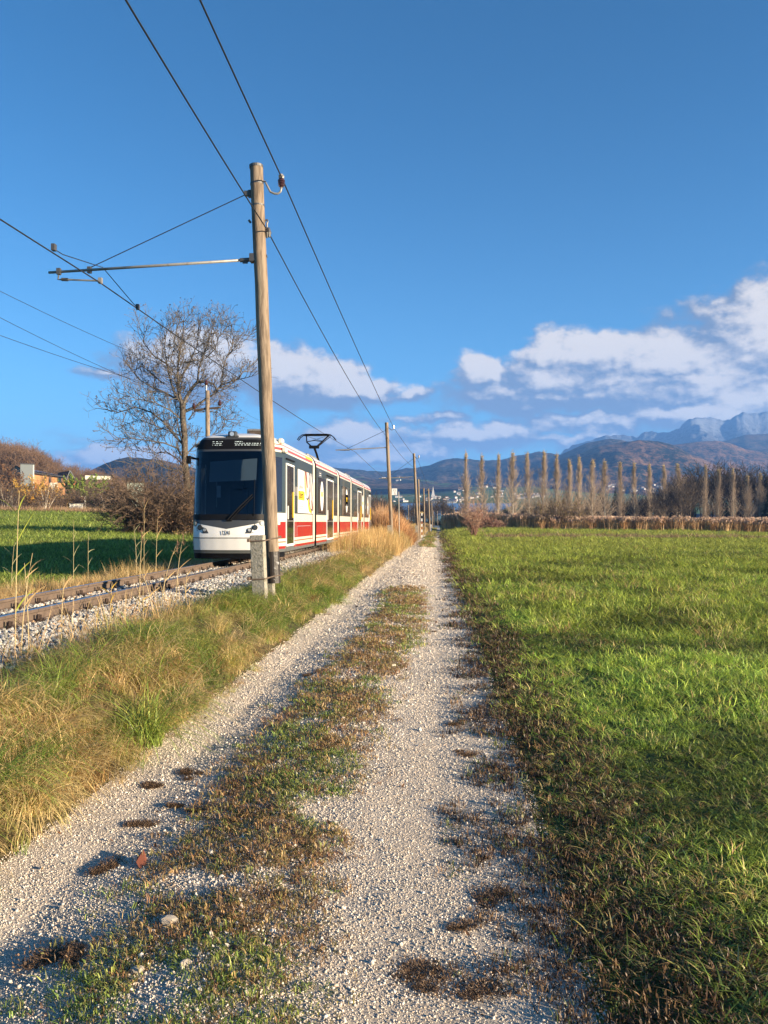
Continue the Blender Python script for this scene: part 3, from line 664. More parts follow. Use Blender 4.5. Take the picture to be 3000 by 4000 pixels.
# left field turf
P, rg = band(8.6, 320, 12, 190, lambda D: 30 * min(1, 16 / D) ** 1.7, seed=8, ratio=1.08)
n = len(P); Dd = D_of(P); sc_ = np.clip(Dd / 4, 1, 40) ** .62 * rg.uniform(.8, 1.4, n)
scatter('field_grass', P, [proto(blades(s, 30, .11, (.04, .10), (.004, .007), (.5, 1.5)), M['grass']) for s in (61, 62)], rg.integers(0, 2, n), upright(rg, n, .1), np.stack([sc_ * 1.3, sc_ * 1.3, sc_ * .8], 1),
        pick(rg, [(.21, .29, .05), (.27, .34, .06), (.33, .36, .09)], [3, 3, 1], n, .12) * (.8 + .4 * fbm(P[:, 0] * .1, P[:, 1] * .3, 2, 3))[:, None], 'short green turf of the field left of the railway', 'grass')

# single reed stalks that stand out in the foreground
def reed(name, p, h, lean, leaves, plume, m_stem, m_leaf, label, seed, cat='reed'):
    R = random.Random(seed); root = empty(name, p, label, cat, 'reed stalks standing out beside the railway')
    pts = [(lean[0] * t * t * h, lean[1] * t * t * h, h * t - .04) for t in [0, .2, .4, .6, .8, 1.0]]
    MB().tube(pts, [.0055, .005, .0045, .004, .003, .002], 5).build('stem', m_stem, root)
    for k in range(leaves):
        t = .25 + .7 * (k + .5) / leaves + R.uniform(-.04, .04); i = t * 5; j = min(int(i), 4); f = i - j
        b = Vector(pts[j]).lerp(Vector(pts[j + 1]), f); az = R.uniform(-.7, .7) + (0 if (k + seed) % 2 else math.pi) + TH
        L = R.uniform(.14, .28) * min(1.2, h); el = R.uniform(.75, 1.3); d = R.uniform(.1, 1.0); wv = R.uniform(.007, .013)
        vs = []; x = b.copy()
        for q in range(5):
            ww = wv * (1 - (q / 4) ** 2) * (.5 + .5 * min(1, q + .4)); vs += [x + Vector((0, 0, ww * .8)) - Vector((0, ww * .5, 0)), x - Vector((0, 0, ww * .8)) + Vector((0, ww * .5, 0))]
            x = x + Vector((math.cos(az) * math.cos(el), math.sin(az) * math.cos(el), math.sin(el))) * L / 4; el -= d / 4
        MB().add(vs, [(2 * q, 2 * q + 1, 2 * q + 3, 2 * q + 2) for q in range(4)]).build('leaf', m_leaf, root)
    if plume:
        mb = MB(); tip = Vector(pts[-1])
        for q in range(46):
            s = R.random(); b = tip + Vector((0, 0, -.16 * s)); a = R.uniform(0, 6.28); L = R.uniform(.04, .10)
            e = b + Vector((math.cos(a) * L * .5 + .03, math.sin(a) * L * .5, L * R.uniform(.1, .9))); sd = Vector((.003, .002, .003))
            mb.add([b - sd, b + sd, e], [(0, 1, 2)])
        mb.build('plume', M['reed_plume'], root)
for (px, py, D, h, ln, lv, pl, g_, lb) in [
    (62, 2470, 7.4, 1.55, (.02, 0), 7, 0, 'gy', 'tall reed at the left edge with fresh green and yellow leaves'), (85, 2560, 7.0, 1.0, (.10, 0), 4, 0, 'dry', 'broken pale stalk just right of the tall green reed'),
    (430, 2600, 8.4, .62, (.04, 0), 6, 0, 'yel', 'bright yellow reed in front of the ballast'), (560, 2560, 8.7, .55, (0, 0), 5, 0, 'yel', 'small yellow reed to the right of the bright yellow one'),
    (545, 2400, 10.2, 1.15, (.03, 0), 5, 1, 'dry', 'pale reed before the rails with upright stem'), (630, 2390, 10.6, 1.0, (.22, 0), 4, 1, 'dry', 'leaning reed with feathery brown plume before the rails'),
    (690, 2300, 12.2, 1.05, (.1, 0), 5, 1, 'dry', 'bent dry reed with plume left of the tram front'), (600, 2420, 10.0, .8, (-.3, 0), 5, 0, 'dry', 'slanting straw stalk crossing the rails'),
    (288, 2240, 17.5, 1.65, (0, 0), 6, 0, 'pale', 'slim pale reed against the shaded field, left of the pair'), (345, 2240, 17.8, 1.35, (0, 0), 6, 0, 'pale', 'pale reed with spread leaves against the shaded field'),
    (563, 2230, 17.0, 1.75, (0, 0), 6, 1, 'dry', 'tallest dry reed rising from the straw beyond the rails'), (610, 2230, 17.2, 1.45, (.03, 0), 5, 1, 'dry', 'dry plumed reed right of the tallest one'), (535, 2230, 16.8, 1.15, (-.06, 0), 5, 0, 'pale', 'short pale reed left of the tallest one'),
    (45, 2240, 16.0, 1.25, (.05, 0), 5, 0, 'pale', 'thin pale reed near the left border beyond the rails'), (725, 2335, 11.8, .55, (.05, 0), 6, 0, 'dry', 'yellowish tuft growing in the ballast before the tram'), (880, 2285, 13.2, .42, (.02, 0), 6, 0, 'yel', 'little yellow tuft in the ballast left of the concrete post'),
    (240, 2660, 7.6, .75, (.04, 0), 3, 0, 'dry', 'thin dry stalk in front of the ballast stones'), (115, 2640, 7.2, .9, (-.05, 0), 4, 0, 'dry', 'dry stalk with drooping leaf beside the green reed')]:
    p = ground_at(px, D)
    reed('reed_stalk', p, h, ln, lv, pl, M['reed_stem'], {'gy': M['reed_gy'], 'dry': M['reed_dry'], 'yel': M['reed_yel'], 'pale': M['reed_pale']}[g_], lb, int(px * 7 + D))
# ---------------------------------------------------------------- tram
TY0 = 19.45; TL = 29.9
tram = empty('tram', (-5.25, TY0, RT), 'white and red low floor tram of five sections with dark windows coming towards the camera', 'tram')
HW = 1.2
KZ = [(0.0, 1), (.26, 1), (2.9, 1), (2.98, .985), (3.06, .955), (3.15, .90), (3.23, .82), (3.29, .70), (3.335, .50), (3.36, .25), (3.37, .0)]
def kz(z): return float(np.interp(z, [q[0] for q in KZ], [q[1] for q in KZ]))
LZ = [(.10, .16), (.31, .07), (.63, .0), (.85, .02), (1.05, .07), (1.8, .20), (2.85, .42), (3.17, .50), (3.25, .62), (3.31, .85), (3.37, 1.25)]
def lz(z): return float(np.interp(z, [q[0] for q in LZ], [q[1] for q in LZ]))
OUTL = [(0, 0), (.3, .012), (.55, .045), (.75, .09), (.88, .20), (.96, .36), (1.02, .60), (1.08, .85), (1.14, 1.10), (1.2, 1.38)]
_cl = [0.0]
for i in range(1, len(OUTL)): _cl.append(_cl[-1] + math.hypot(OUTL[i][0] - OUTL[i - 1][0], OUTL[i][1] - OUTL[i - 1][1]))
_cl = [c / _cl[-1] for c in _cl]
def NP(v, z, off=0.0):
    a = abs(v); sg = 1 if v >= 0 else -1
    def q(a):
        t = float(np.interp(a, _cl, [o[0] for o in OUTL])); s = float(np.interp(a, _cl, [o[1] for o in OUTL]))
        return t, s
    t, s = q(a); t2, s2 = q(min(a + .02, 1)); t1, s1 = q(max(a - .02, 0)); dx, dy = t2 - t1, s2 - s1; L = math.hypot(dx, dy) or 1
    nx, ny = dy / L, -dx / L
    wgt = max(0, 1 - s / 1.38)
    return Vector((sg * (t + nx * off) * kz(z), s + ny * off + lz(z) * wgt, z))
def t2v(t): return math.copysign(float(np.interp(abs(t), [o[0] for o in OUTL], _cl)), t)
def patch(v0, v1, z0, z1, off, nv=24, nz=8):
    """surface patch of the nose; z0/z1 may be functions of v"""
    mb = MB(); vs = []
    fz0 = z0 if callable(z0) else (lambda v: z0); fz1 = z1 if callable(z1) else (lambda v: z1)
    for i in range(nv + 1):
        v = v0 + (v1 - v0) * i / nv
        for j in range(nz + 1): vs.append(NP(v, fz0(v) + (fz1(v) - fz0(v)) * j / nz, off))
    fs = [(i * (nz + 1) + j, (i + 1) * (nz + 1) + j, (i + 1) * (nz + 1) + j + 1, i * (nz + 1) + j + 1) for i in range(nv) for j in range(nz)]
    mb.add(vs, fs); return mb
SIDE = [M['t_white'], M['t_red'], M['t_maroon'], M['t_rust'], M['t_grey'], M['t_frame'], M['t_black'], M['t_skirt'], M['t_frontwhite']]
BANDS = [(.24, .32, 7), (.32, .39, 1), (.39, .48, 0), (.48, .515, 3), (.515, .585, 0), (.585, 1.03, 1), (1.03, 1.26, 0), (1.26, 2.86, 4), (2.86, 2.91, 0), (2.91, 2.985, 2), (2.985, 3.045, 0), (3.045, 3.075, 2), (3.075, 3.15, 0), (3.15, 3.23, 0), (3.23, 3.29, 0), (3.29, 3.335, 0), (3.335, 3.36, 0), (3.36, 3.37, 0)]
def nose(parent_name, mirror):
    zs = sorted(set([b[0] for b in BANDS] + [3.37, .10, .17, .635, .62, .74, .85, .95, 2.0, 2.82, 3.19]))
    vs = []; nv = 56
    for i in range(nv + 1):
        v = -1 + 2 * i / nv
        for z in zs: vs.append(NP(v, z))
    mb = MB(); mb.v = [tuple(v) for v in vs]; nz = len(zs)
    for i in range(nv):
        v = abs(-1 + 2 * (i + .5) / nv)
        for j in range(nz - 1):
            z = (zs[j] + zs[j + 1]) / 2
            mi = next((b[2] for b in BANDS if b[0] <= z < b[1]), 6)
            if v < .56:
                mi = 6 if z < .24 else 7 if z < .31 else 8 if z < 1.06 else 5 if z < 3.19 else 8
                if .62 < z < .635: mi = 6
            elif z < .24: mi = 6
            elif v < .9 and .585 < z < 1.26:
                zb = 1.03 - (.9 - v) / .34 * .34
                mi = 1 if z < zb else 0
            if mi == 0 and v < .6: mi = 8
            if z > 2.86 and v < .56: mi = 5 if z < 3.19 else 8
            mb.f.append((i * nz + j, (i + 1) * nz + j, (i + 1) * nz + j + 1, i * nz + j + 1)); mb.m.append(mi)
    return mb
def place(o, rear):
    if rear: o.matrix_local = Matrix.Translation((0, TL, 0)) @ Matrix.Rotation(math.pi, 4, 'Z') @ o.matrix_local
    return o
for rear in (False, True):
    cab = nose('cab', rear).build('cab_shell', SIDE, tram); sharp_smooth(cab, 30); place(cab, rear)
    ws = patch(-.545, .545, 1.07, 2.83, .012, 40, 16).build('windscreen', M['windscreen'], tram, smooth=True); place(ws, rear)
    for sg in (-1, 1):
        place(patch(sg * .60, sg * .90, 1.30, 2.72, .006, 8, 6).build('side_window', M['t_glassd'], tram, smooth=True), rear)
# cut the shell behind the windscreen so that the cab can be looked into
def open_screen(o):
    bm = bmesh.new(); bm.from_mesh(o.data)
    dl = [f for f in bm.faces if 1.06 < f.calc_center_median().z < 2.82 and abs(f.calc_center_median().x) < .90 and f.calc_center_median().y < .9]
    bmesh.ops.delete(bm, geom=dl, context='FACES'); bm.to_mesh(o.data); bm.free()
for o in tram.children:
    if o.name.startswith('cab_shell'): open_screen(o)
front = []
o = patch(-.47, .47, 2.885, 3.135, .012, 24, 4).build('destination_display', M['t_black'], tram, smooth=True)
o = patch(-.50, .50, lambda v: .85 + .38 * abs(v), lambda v: 1.065 if abs(v) < .46 else 1.065 - (abs(v) - .46) * 1.0, .006, 32, 3).build('grey_chevron', M['t_frame'], tram, smooth=True)
patch(-.5, .5, .615, .628, .004, 32, 1).build('bumper_seam', M['t_black'], tram)
patch(-.55, .55, .30, .31, .006, 32, 1).build('bumper_edge', M['t_black'], tram)
# led rows
mb = MB(); R = random.Random(5)
for (t0, t1, zz) in [(-.52, -.24, 3.075), (-.50, -.26, 3.03), (-.50, -.24, 2.985), (.10, .32, 3.075), (.09, .78, 3.03), (.10, .77, 2.985)]:
    t = t0
    while t < t1:
        L = R.choice([.015, .03, .05, .08]); p = patch(t2v(t), t2v(min(t + L, t1)), zz - .006, zz + .006, .018, 1, 1); mb.add(p.v, p.f); t += L + R.choice([.02, .035, .05])
mb.build('led_letters', M['led'], tram)
# headlamps
for sg in (-1, 1):
    pv = [(.46, .74), (.60, .74), (.78, .80), (.80, .88), (.93, .96), (.97, 1.06), (.86, 1.04), (.70, .99), (.66, .91), (.53, .86)]
    vs = [NP(sg * t2v(min(t, 1.0)), z, .008) for t, z in pv]
    mb = MB().add(vs, [tuple(range(len(vs)))]); pl = mb.build('headlamp_housing', M['t_frame'], tram)
    for (t, z, r, mm) in [(.845, .985, .062, 'lens'), (.70, .885, .058, 'lensd'), (.565, .825, .042, 'lens')]:
        c = NP(sg * t2v(t), z, .012); nrm = (NP(sg * t2v(t), z, 1.0) - NP(sg * t2v(t), z, 0)); nrm.z = 0
        MB().disc(c, nrm, r * 1.18, .006, 18).build('lamp_ring', M['chrome'], pl)
        MB().disc(c + nrm.normalized() * .007, nrm, r * .9, .012, 18).build('headlight', M[mm], pl)
for sg in (-1, 1):
    for (z, r, mm) in ((.50, .034, 'redlens'), (.38, .038, 'lensd')):
        v = sg * .50; c = NP(v, z, .004); nrm = NP(v, z, 1.0) - NP(v, z, 0)
        MB().disc(c, nrm, r, .012, 14).build('marker_lamp', M[mm], tram)
# top lamp
mb = MB(); p = NP(0, 3.2, 0)
mb.box((0, p.y + .05, 3.27), (.22, .16, .16)); mb.box((0, p.y + .05, 3.20), (.34, .14, .08)); h = mb.build('top_lamp_housing', M['t_frame'], tram)
bv = h.modifiers.new('b', 'BEVEL'); bv.width = .03; bv.segments = 2
MB().disc((0, p.y - .032, 3.275), (0, -1, 0), .055, .012, 16).build('top_headlight', M['lens'], h)
# number on the bonnet
patch(-.52, .52, 1.08, 1.22, .016, 32, 2).build('screen_lower_band', M['t_black'], tram, smooth=True)
c = NP(0, .72, .01); text_obj('number', '124', .16, M['t_frame'], tram, Matrix.Translation((-.14, c.y - .004, .70)) @ Matrix.Rotation(math.radians(90), 4, 'X'), .002, 1.0)
# wipers
def P3(t, z, off=.05): return NP(t2v(t), z, off)
wp = MB(); wp.tube([P3(.02, 1.08), P3(.28, 1.38), P3(.60, 1.72)], .016, 5); wp.tube([P3(.09, 1.08), P3(.34, 1.36), P3(.62, 1.66)], .012, 5); wp.tube([P3(-.02, 1.07, .03), P3(.12, 1.07, .03)], .03, 6)
wpo = wp.build('wiper_arm', M['t_black'], tram)
MB().tube([P3(.655, 1.18, .035), P3(.65, 1.6, .035), P3(.64, 2.1, .035)], .009, 4).build('wiper_blade', M['t_black'], wpo)
# cab interior seen through the glass
mb = MB(); mb.box((0, 1.35, 1.9), (2.1, .04, 2.3)); mb.box((0, .95, .98), (1.7, .7, .1)); mb.box((0, 1.1, 3.0), (2.0, 1.0, .06)); mb.box((-.1, .75, 1.12), (1.1, .3, .2)); mb.build('cab_interior', M['inside'], tram)
mb = MB(); mb.add([(-.62, .62, 2.05), (.62, .56, 2.10), (.62, .68, 2.66), (-.62, .70, 2.58)], [(0, 1, 2, 3)]); mb.build('sun_blind', M['blind'], tram)
mb = MB(); mb.box((0.05, 1.1, 1.55), (.46, .12, .75)); mb.box((.05, 1.06, 2.0), (.26, .12, .22)); mb.build('driver_seat', M['t_black'], tram)
MB().box((-.34, .52, 1.80), (.10, .006, .30)).build('paper_notice', M['posterlines'], tram)
mb = MB(); mb.tube([(-.70, .55, 1.2), (-.70, .58, 2.5)], .014, 6); mb.tube([(-.42, .6, 1.4), (-.42, .62, 2.05)], .01, 6); mb.build('grab_rail', M['steel_tube'], tram)
# outside mirror arm on the left
mb = MB(); mb.tube([(-1.0, .7, 2.66), (-1.10, .55, 2.68)], .03, 6); mb.box((-1.13, .53, 2.62), (.09, .12, .20)); mb.build('rear_camera_arm', M['t_black'], tram)
# body modules
J = [6.65, 13.0, 17.8, 24.2]
def sY(D): return D * 1.0023 - .285 - TY0        # depth on the right flank -> distance behind the nose
edges = [1.38] + J + [TL - 1.38]
def module(s0, s1):
    mb = MB()
    prof = []
    for z0, z1, mi in BANDS: prof.append((z0, z1, mi))
    for sg in (-1, 1):
        for z0, z1, mi in prof:
            vs = [(sg * HW * kz(z0), s0, z0), (sg * HW * kz(z0), s1, z0), (sg * HW * kz(z1), s1, z1), (sg * HW * kz(z1), s0, z1)]
            mb.add(vs, [(0, 1, 2, 3) if sg > 0 else (3, 2, 1, 0)], mi)
    mb.add([(-HW, s0, .24), (HW, s0, .24), (HW, s1, .24), (-HW, s1, .24)], [(3, 2, 1, 0)], 6)
    ring = [(HW * kz(z), z) for z in [b[0] for b in BANDS] + [3.37]]
    for s, o in ((s0, 1), (s1, -1)):
        vs = [(x, s, z) for x, z in ring] + [(-x, s, z) for x, z in reversed(ring[:-1])]
        mb.add(vs, [tuple(range(len(vs))) if o > 0 else tuple(range(len(vs) - 1, -1, -1))], 6)
    return mb
GAP = .20
for i in range(5):
    s0 = edges[i] + (GAP if i else 0); s1 = edges[i + 1] - (GAP if i < 4 else 0)
    o = module(s0, s1).build('body_section', SIDE, tram); sharp_smooth(o, 30)
    # panel seams on the flank
for j in J:
    mb = MB(); z = [.3, 2.88]
    ring = [(HW * .955 * kz(q), q) for q in [.3, 2.9, 3.0, 3.1, 3.2, 3.29, 3.36]]
    for a, (x, q) in enumerate(ring[:-1]):
        x2, q2 = ring[a + 1]
        for sg in (-1, 1): mb.add([(sg * x, j - GAP, q), (sg * x, j + GAP, q), (sg * x2, j + GAP, q2), (sg * x2, j - GAP, q2)], [(0, 1, 2, 3)])
    mb.build('joint_bellows', M['t_black'], tram)
    mb = MB()
    for sg in (-1, 1):
        pts = [(HW * kz(q) + .012, q) for q in (.42, 1.2, 2.0, 2.9, 3.0, 3.1, 3.2, 3.28)]
        for a in range(len(pts) - 1):
            x, q = pts[a]; x2, q2 = pts[a + 1]; s = j - GAP - .42
            mb.add([(sg * x, s, q), (sg * x, s + .42, q), (sg * x2, s + .42, q2), (sg * x2, s, q2)], [(0, 1, 2, 3) if sg > 0 else (3, 2, 1, 0)])
            mb.add([(sg * x, s + .42, q), (sg * (x - .05), s + .43, q), (sg * (x2 - .05), s + .43, q2), (sg * x2, s + .42, q2)], [(0, 1, 2, 3) if sg > 0 else (3, 2, 1, 0)])
    mb.build('joint_cover', M['t_white'], tram)
def win(s0, s1, z0=1.31, z1=2.55):
    for sg in (1, -1):
        o = MB().box((sg * (HW + .001), (s0 + s1) / 2, (z0 + z1) / 2), (.014, s1 - s0, z1 - z0)).build('window', M['t_glassd'], tram)
    return o
def door(s0, s1, handle=True):
    for sg in (1, -1):
        z0, z1 = .40, 2.58; x = sg * (HW + .004); mb = MB()
        for (c, d) in [((x, s0, (z0 + z1) / 2), (.03, .035, z1 - z0)), ((x, s1, (z0 + z1) / 2), (.03, .035, z1 - z0)), ((x, (s0 + s1) / 2, z1), (.03, s1 - s0 + .05, .05)), ((x, (s0 + s1) / 2, z0), (.03, s1 - s0 + .05, .06))]: mb.box(c, d)
        d = mb.build('door', M['white'], tram)
        mid = (s0 + s1) / 2
        for a, b in ((s0 + .03, mid - .01), (mid + .01, s1 - .03)):
            MB().box((sg * (HW + .002), (a + b) / 2, (z0 + z1) / 2), (.018, b - a, z1 - z0 - .05)).build('door_leaf', M['t_glassd'], d)
        MB().box((sg * (HW + .02), s1 - .14, 1.50), (.02, .07, .72)).build('door_handle', M['yellow'], d)
        MB().box((sg * (HW + .02), s0 + .2, 1.28), (.02, .05, .36)).build('door_handle', M['posterwhite'], d)
        MB().box((sg * (HW + .014), mid, 1.05), (.012, s1 - s0 - .06, .02)).build('door_bar', M['steel_tube'], d)
        MB().box((sg * (HW + .02), mid, 2.72), (.03, s1 - s0 + .1, .035)).build('door_gutter', M['t_black'], d)
        MB().box((sg * (HW + .003), mid, .315), (.02, s1 - s0 + .06, .15)).build('door_sill', M['t_skirt'], d)
door(sY(21.25), sY(22.35)); door(sY(29.0), sY(30.75)); door(sY(40.2), sY(42.0)); door(TL - 2.75, TL - 1.65)
for a, b in ((26.95, 28.7), (31.05, 32.65), (33.5, 37.2), (38.3, 39.9), (42.3, 43.7), (44.9, 47.0)): win(sY(a), sY(b))
for s in (sY(28.9), sY(33.1), sY(40.1), sY(44.6)):
    MB().box((HW + .006, s, 1.85), (.02, .1, .20)).build('door_button_plate', M['posterlines'], tram)
for q in (22.62, 22.82): MB().box((HW + .008, sY(q), 1.90), (.02, .15, .26)).build('door_button_plate', M['steel_tube'], tram)
# oval stickers
def flat(name, pts, x, m, par=tram):
    mb = MB().add([(x, s, z) for s, z in pts], [tuple(range(len(pts)))]); return mb.build(name, m, par)
def ell(s, z, rs, rz, n=28): return [(s + rs * math.cos(2 * math.pi * k / n), z + rz * math.sin(2 * math.pi * k / n)) for k in range(n)]
def spr(sx): return HW + .010 + sx * .0015
RY = Matrix(((0, 0, 1, 0), (1, 0, 0, 0), (0, 1, 0, 0), (0, 0, 0, 1)))
def side_text(name, s, pos, z, size, m, sx=1.0, par=tram, x=None):
    return text_obj(name, s, size, m, par, Matrix.Translation((spr(4) if x is None else x, pos, z)) @ RY, .001, sx)
for (D, z, sq) in ((27.75, 1.92, 0), (42.9, 1.95, 0), (46.0, 1.95, 0), (35.3, 1.95, 1)):
    s = sY(D); o = flat('oval_sticker', ell(s, z, .38, .52), spr(1), M['posterwhite'])
    if sq:
        for k in (-1, 1): flat('sticker_corner', [(s - .5, z + .28), (s + .5, z + .28), (s + .42, z - .22), (s - .42, z - .22)], spr(2), M['posterwhite'], o)
    flat('sticker_badge', [(s - .17, z - .02), (s + .17, z - .02), (s + .17, z + .16), (s - .17, z + .16)], spr(3), M['yellow'], o)
    side_text('sticker_text', 'Stern', s - .15, z + .01, .13, M['black'], 1.0, o)
    flat('sticker_lines', [(s - .06, z - .14), (s + .10, z - .14), (s + .10, z - .36), (s - .06, z - .36)], spr(3), M['posterlines'], o)
# advertising poster
a, b = sY(22.95), sY(26.15); W = b - a
def U(u, v): return (a + u * W, 1.29 + v * 1.27)
def shape(name, pts, lvl, m): return flat(name, [U(*p) for p in pts], spr(lvl), m, post)
post = flat('advert_poster', [U(0, 0), U(1, 0), U(1, 1), U(0, 1)], spr(0), M['darkprint'])
shape('poster_panel', [(0, 0), (.92, 0), (.90, .28), (.80, .0), (.62, .05), (.55, .30), (.58, .5), (.62, .8), (.5, 1), (0, 1)], 1, M['posterwhite'])
shape('poster_figure', [(.34, 1), (.62, 1), (.66, .8), (.62, .45), (.52, .33), (.45, .37), (.38, .55), (.34, .8)], 2, M['peach'])
shape('poster_figure', [(.345, .92), (.40, .86), (.46, .70), (.485, .5), (.47, .40), (.42, .45), (.36, .62)], 3, M['skin'])
shape('poster_figure', [(.36, 1), (.47, 1), (.52, .78), (.545, .62), (.50, .62), (.46, .75), (.42, .84)], 4, M['brownprint'])
shape('poster_figure', [(.44, .37), (.62, .37), (.52, .31)], 4, M['darkprint'])
shape('poster_figure', [(.62, .98), (.72, .92), (.80, .55), (.94, .10), (.86, .06), (.74, .35), (.64, .7)], 2, M['posterlines'])
shape('poster_figure', [(.78, .72), (.86, .66), (.91, .45), (.88, .35), (.80, .50)], 3, M['skin'])
shape('poster_figure', [(.72, .38), (.82, .30), (.88, .16), (.84, .06), (.74, .20)], 3, M['brownprint'])
shape('poster_figure', [(.66, .55), (.72, .50), (.76, .3), (.79, .12), (.72, .12), (.66, .3)], 4, M['peach'])
shape('poster_stripe', [(.70, 1), (.74, 1), (.93, .30), (.90, .28)], 5, M['posterwhite'])
shape('poster_arc', [(.555, .34), (.60, .36), (.62, .24), (.68, .12), (.76, .06), (.76, .01), (.68, .02), (.60, .10), (.56, .22)], 5, M['yellow'])
shape('poster_badge', [(.03, .30), (.36, .30), (.36, .50), (.28, .52), (.03, .50)], 3, M['yellow'])
side_text('poster_text', 'Stern', a + .06 * W, 1.29 + .345 * 1.27, .30, M['black'], 1.15, post, spr(5))
side_text('poster_text', 'geh zum', a + .07 * W, 1.29 + .57 * 1.27, .17, M['posterlines'], 1.1, post, spr(5))
shape('poster_arrow', [(.04, .93), (.10, .93), (.20, .76), (.14, .55), (.09, .55), (.14, .76)], 3, M['peach'])
for k in range(3): shape('poster_line', [(.07, .22 - .055 * k), (.31, .22 - .055 * k), (.31, .20 - .055 * k), (.07, .20 - .055 * k)], 3, M['posterlines'])
shape('poster_logo', [(.86, .88), (.96, .88), (.96, .80), (.86, .80)], 6, M['posterwhite'])
# roof lettering, in front of the stripe and on the second section
def roof_text(s, D, z, size, m, sx=1.0, name='roof_lettering'):
    x = HW * kz(z + size * .4) + .02
    text_obj(name, s, size, m, tram, Matrix.Translation((x, sY(D), z)) @ Matrix.Rotation(math.radians(-22), 4, 'Y') @ RY, .001, sx)
roof_text('stern hafferl', 24.6, 3.115, .115, M['t_frame'], 1.7)
MB().add([(HW * kz(z) + .014, sY(d), z) for d, z in ((24.6, 2.99), (25.9, 2.99), (25.9, 3.09), (24.6, 3.09))], [(0, 1, 2, 3)]).build('roof_badge', M['yellow'], tram); roof_text('VERKEHR', 24.75, 3.015, .075, M['t_rust'], 2.6)
MB().box((HW * .965 + .002, (sY(27.6) + sY(31.4)) / 2, 3.06), (.012, sY(31.4) - sY(27.6), .05)).build('roof_text_plate', M['t_white'], tram)
roof_text('VON A NACH B BEWEGEN WIR MENSCHEN', 27.6, 3.05, .13, M['t_maroon'], 1.25)
roof_text('VON A NACH B BEWEGEN WIR MENSCHEN', 39.0, 3.05, .13, M['t_maroon'], 1.35)
roof_text('StH', 35.3, 3.02, .17, M['t_maroon'], 1.3)
MB().box((HW + .004, sY(27.3), 2.66), (.02, .75, .22)).build('route_display', M['darkprint'], tram)
for k in (0, 1): MB().box((HW + .016, sY(27.3), 2.69 - k * .07), (.006, .42, .018)).build('route_text_row', M['posterwhite'], tram)
# flank details
def seam(s0, s1, z0, z1, m='posterlines'): MB().box((HW + .003, (s0 + s1) / 2, (z0 + z1) / 2), (.006, max(.012, s1 - s0), max(.012, z1 - z0))).build('panel_seam', M[m], tram)
seam(sY(22.9), sY(25.3), .905, .905); seam(sY(22.9), sY(22.9), .60, .90); seam(sY(25.3), sY(25.3), .42, .90, 't_rust'); seam(sY(21.15), sY(21.15), .30, 1.25)
seam(sY(34.2), sY(36.6), .93, .93, 't_rust'); seam(sY(22.7), sY(22.7), .30, 1.24)
for q in (.9, 1.25):
    mb = MB(); x = NP(.93, 3.13 if q == .9 else 2.93); mb.box((x.x + .05, 1.30, 3.16 if q == .9 else 2.92), (.13, .22, .14)); o = mb.build('side_lamp_box', M['t_white'], tram); o.modifiers.new('b', 'BEVEL').width = .03
# roof gear
for (t, s, dx, dy, dz) in [(.25, 2.6, .55, .8, .26), (0, 9.6, 1.3, 2.2, .12), (0, 21, 1.3, 2.0, .12), (-.1, 4.6, 1.1, 1.2, .08)]:
    o = MB().box((t, s, 3.36 + dz / 2 - .02), (dx, dy, dz)).build('roof_unit', M['steel_tube'], tram); b = o.modifiers.new('b', 'BEVEL'); b.width = .02
o = MB().box((.25, 2.19, 3.47), (.42, .012, .16)).build('roof_unit_grille', M['sleeper'], tram)
mb = MB(); mb.tube([(-.25, TL - 2.5, 3.3), (-.25, TL - 2.5, 3.95)], [.09, .03], 8); mb.build('antenna', M['t_black'], tram)
# underframe and wheels
for i, (a, b) in enumerate(((2.4, 4.6), (13.6, 17.2), (24.9, 27.6))):
    MB().box((0, (a + b) / 2, .30), (1.9, b - a, .26)).build('bogie', M['t_under'], tram)
    for s in (a + .35, b - .35):
        for t in (-.5, .5): MB().disc((t - .05, s, .29), (1, 0, 0), .29, .10, 20).build('wheel', M['clip'], tram)
MB().box((0, TL / 2, .33), (2.0, TL - 3, .10)).build('underfloor', M['t_under'], tram)
MB().box((0, .42, .20), (1.5, .25, .12)).build('coupler_cover', M['t_black'], tram)
# pantograph
ps = 34.0 + .2 - TY0; pz = 3.82 + 1.03 - .03
mb = MB(); hd = pz
for s in (-.16, .16):
    mb.tube([(-.83, ps + s, hd - .24), (-.74, ps + s, hd - .12), (-.62, ps + s, hd - .03), (-.45, ps + s, hd), (.45, ps + s, hd), (.62, ps + s, hd - .03), (.74, ps + s, hd - .12), (.83, ps + s, hd - .24)], .022, 5)
mb.box((0, ps, hd - .03), (1.1, .30, .05))
pan = mb.build('pantograph_head', M['t_black'], tram)
mb = MB(); kn = (-.02, ps - .6, 4.22)
mb.tube([(-.45, ps, hd - .05), (-.40, ps - .2, hd - .35), (-.10, ps - .6, 4.22)], .03, 6); mb.tube([(.52, ps, hd - .05), (.08, ps - .6, 4.22)], .035, 6); mb.tube([(.60, ps + .05, hd - .08), (.16, ps - .6, 4.24)], .018, 5)
mb.tube([(-.41, ps - .1, hd - .32), (-.1, ps - .05, hd - .26), (.28, ps - .1, hd - .32)], .02, 5); mb.box(kn, (.42, .16, .12)); mb.tube([kn, (.02, ps - .1, 3.95), (.05, ps + .7, 3.45)], .05, 7)
mb.tube([(-.38, ps - .1, hd - .1), (.3, ps - .1, hd - .3)], .008, 4); mb.tube([(.4, ps - .1, hd - .1), (-.3, ps - .1, hd - .3)], .008, 4)
mb.build('pantograph_arm', M['t_black'], tram)
mb = MB(); mb.box((0, ps + .6, 3.42), (.9, 1.0, .10)); mb.build('pantograph_base', M['steel_dark'], tram)

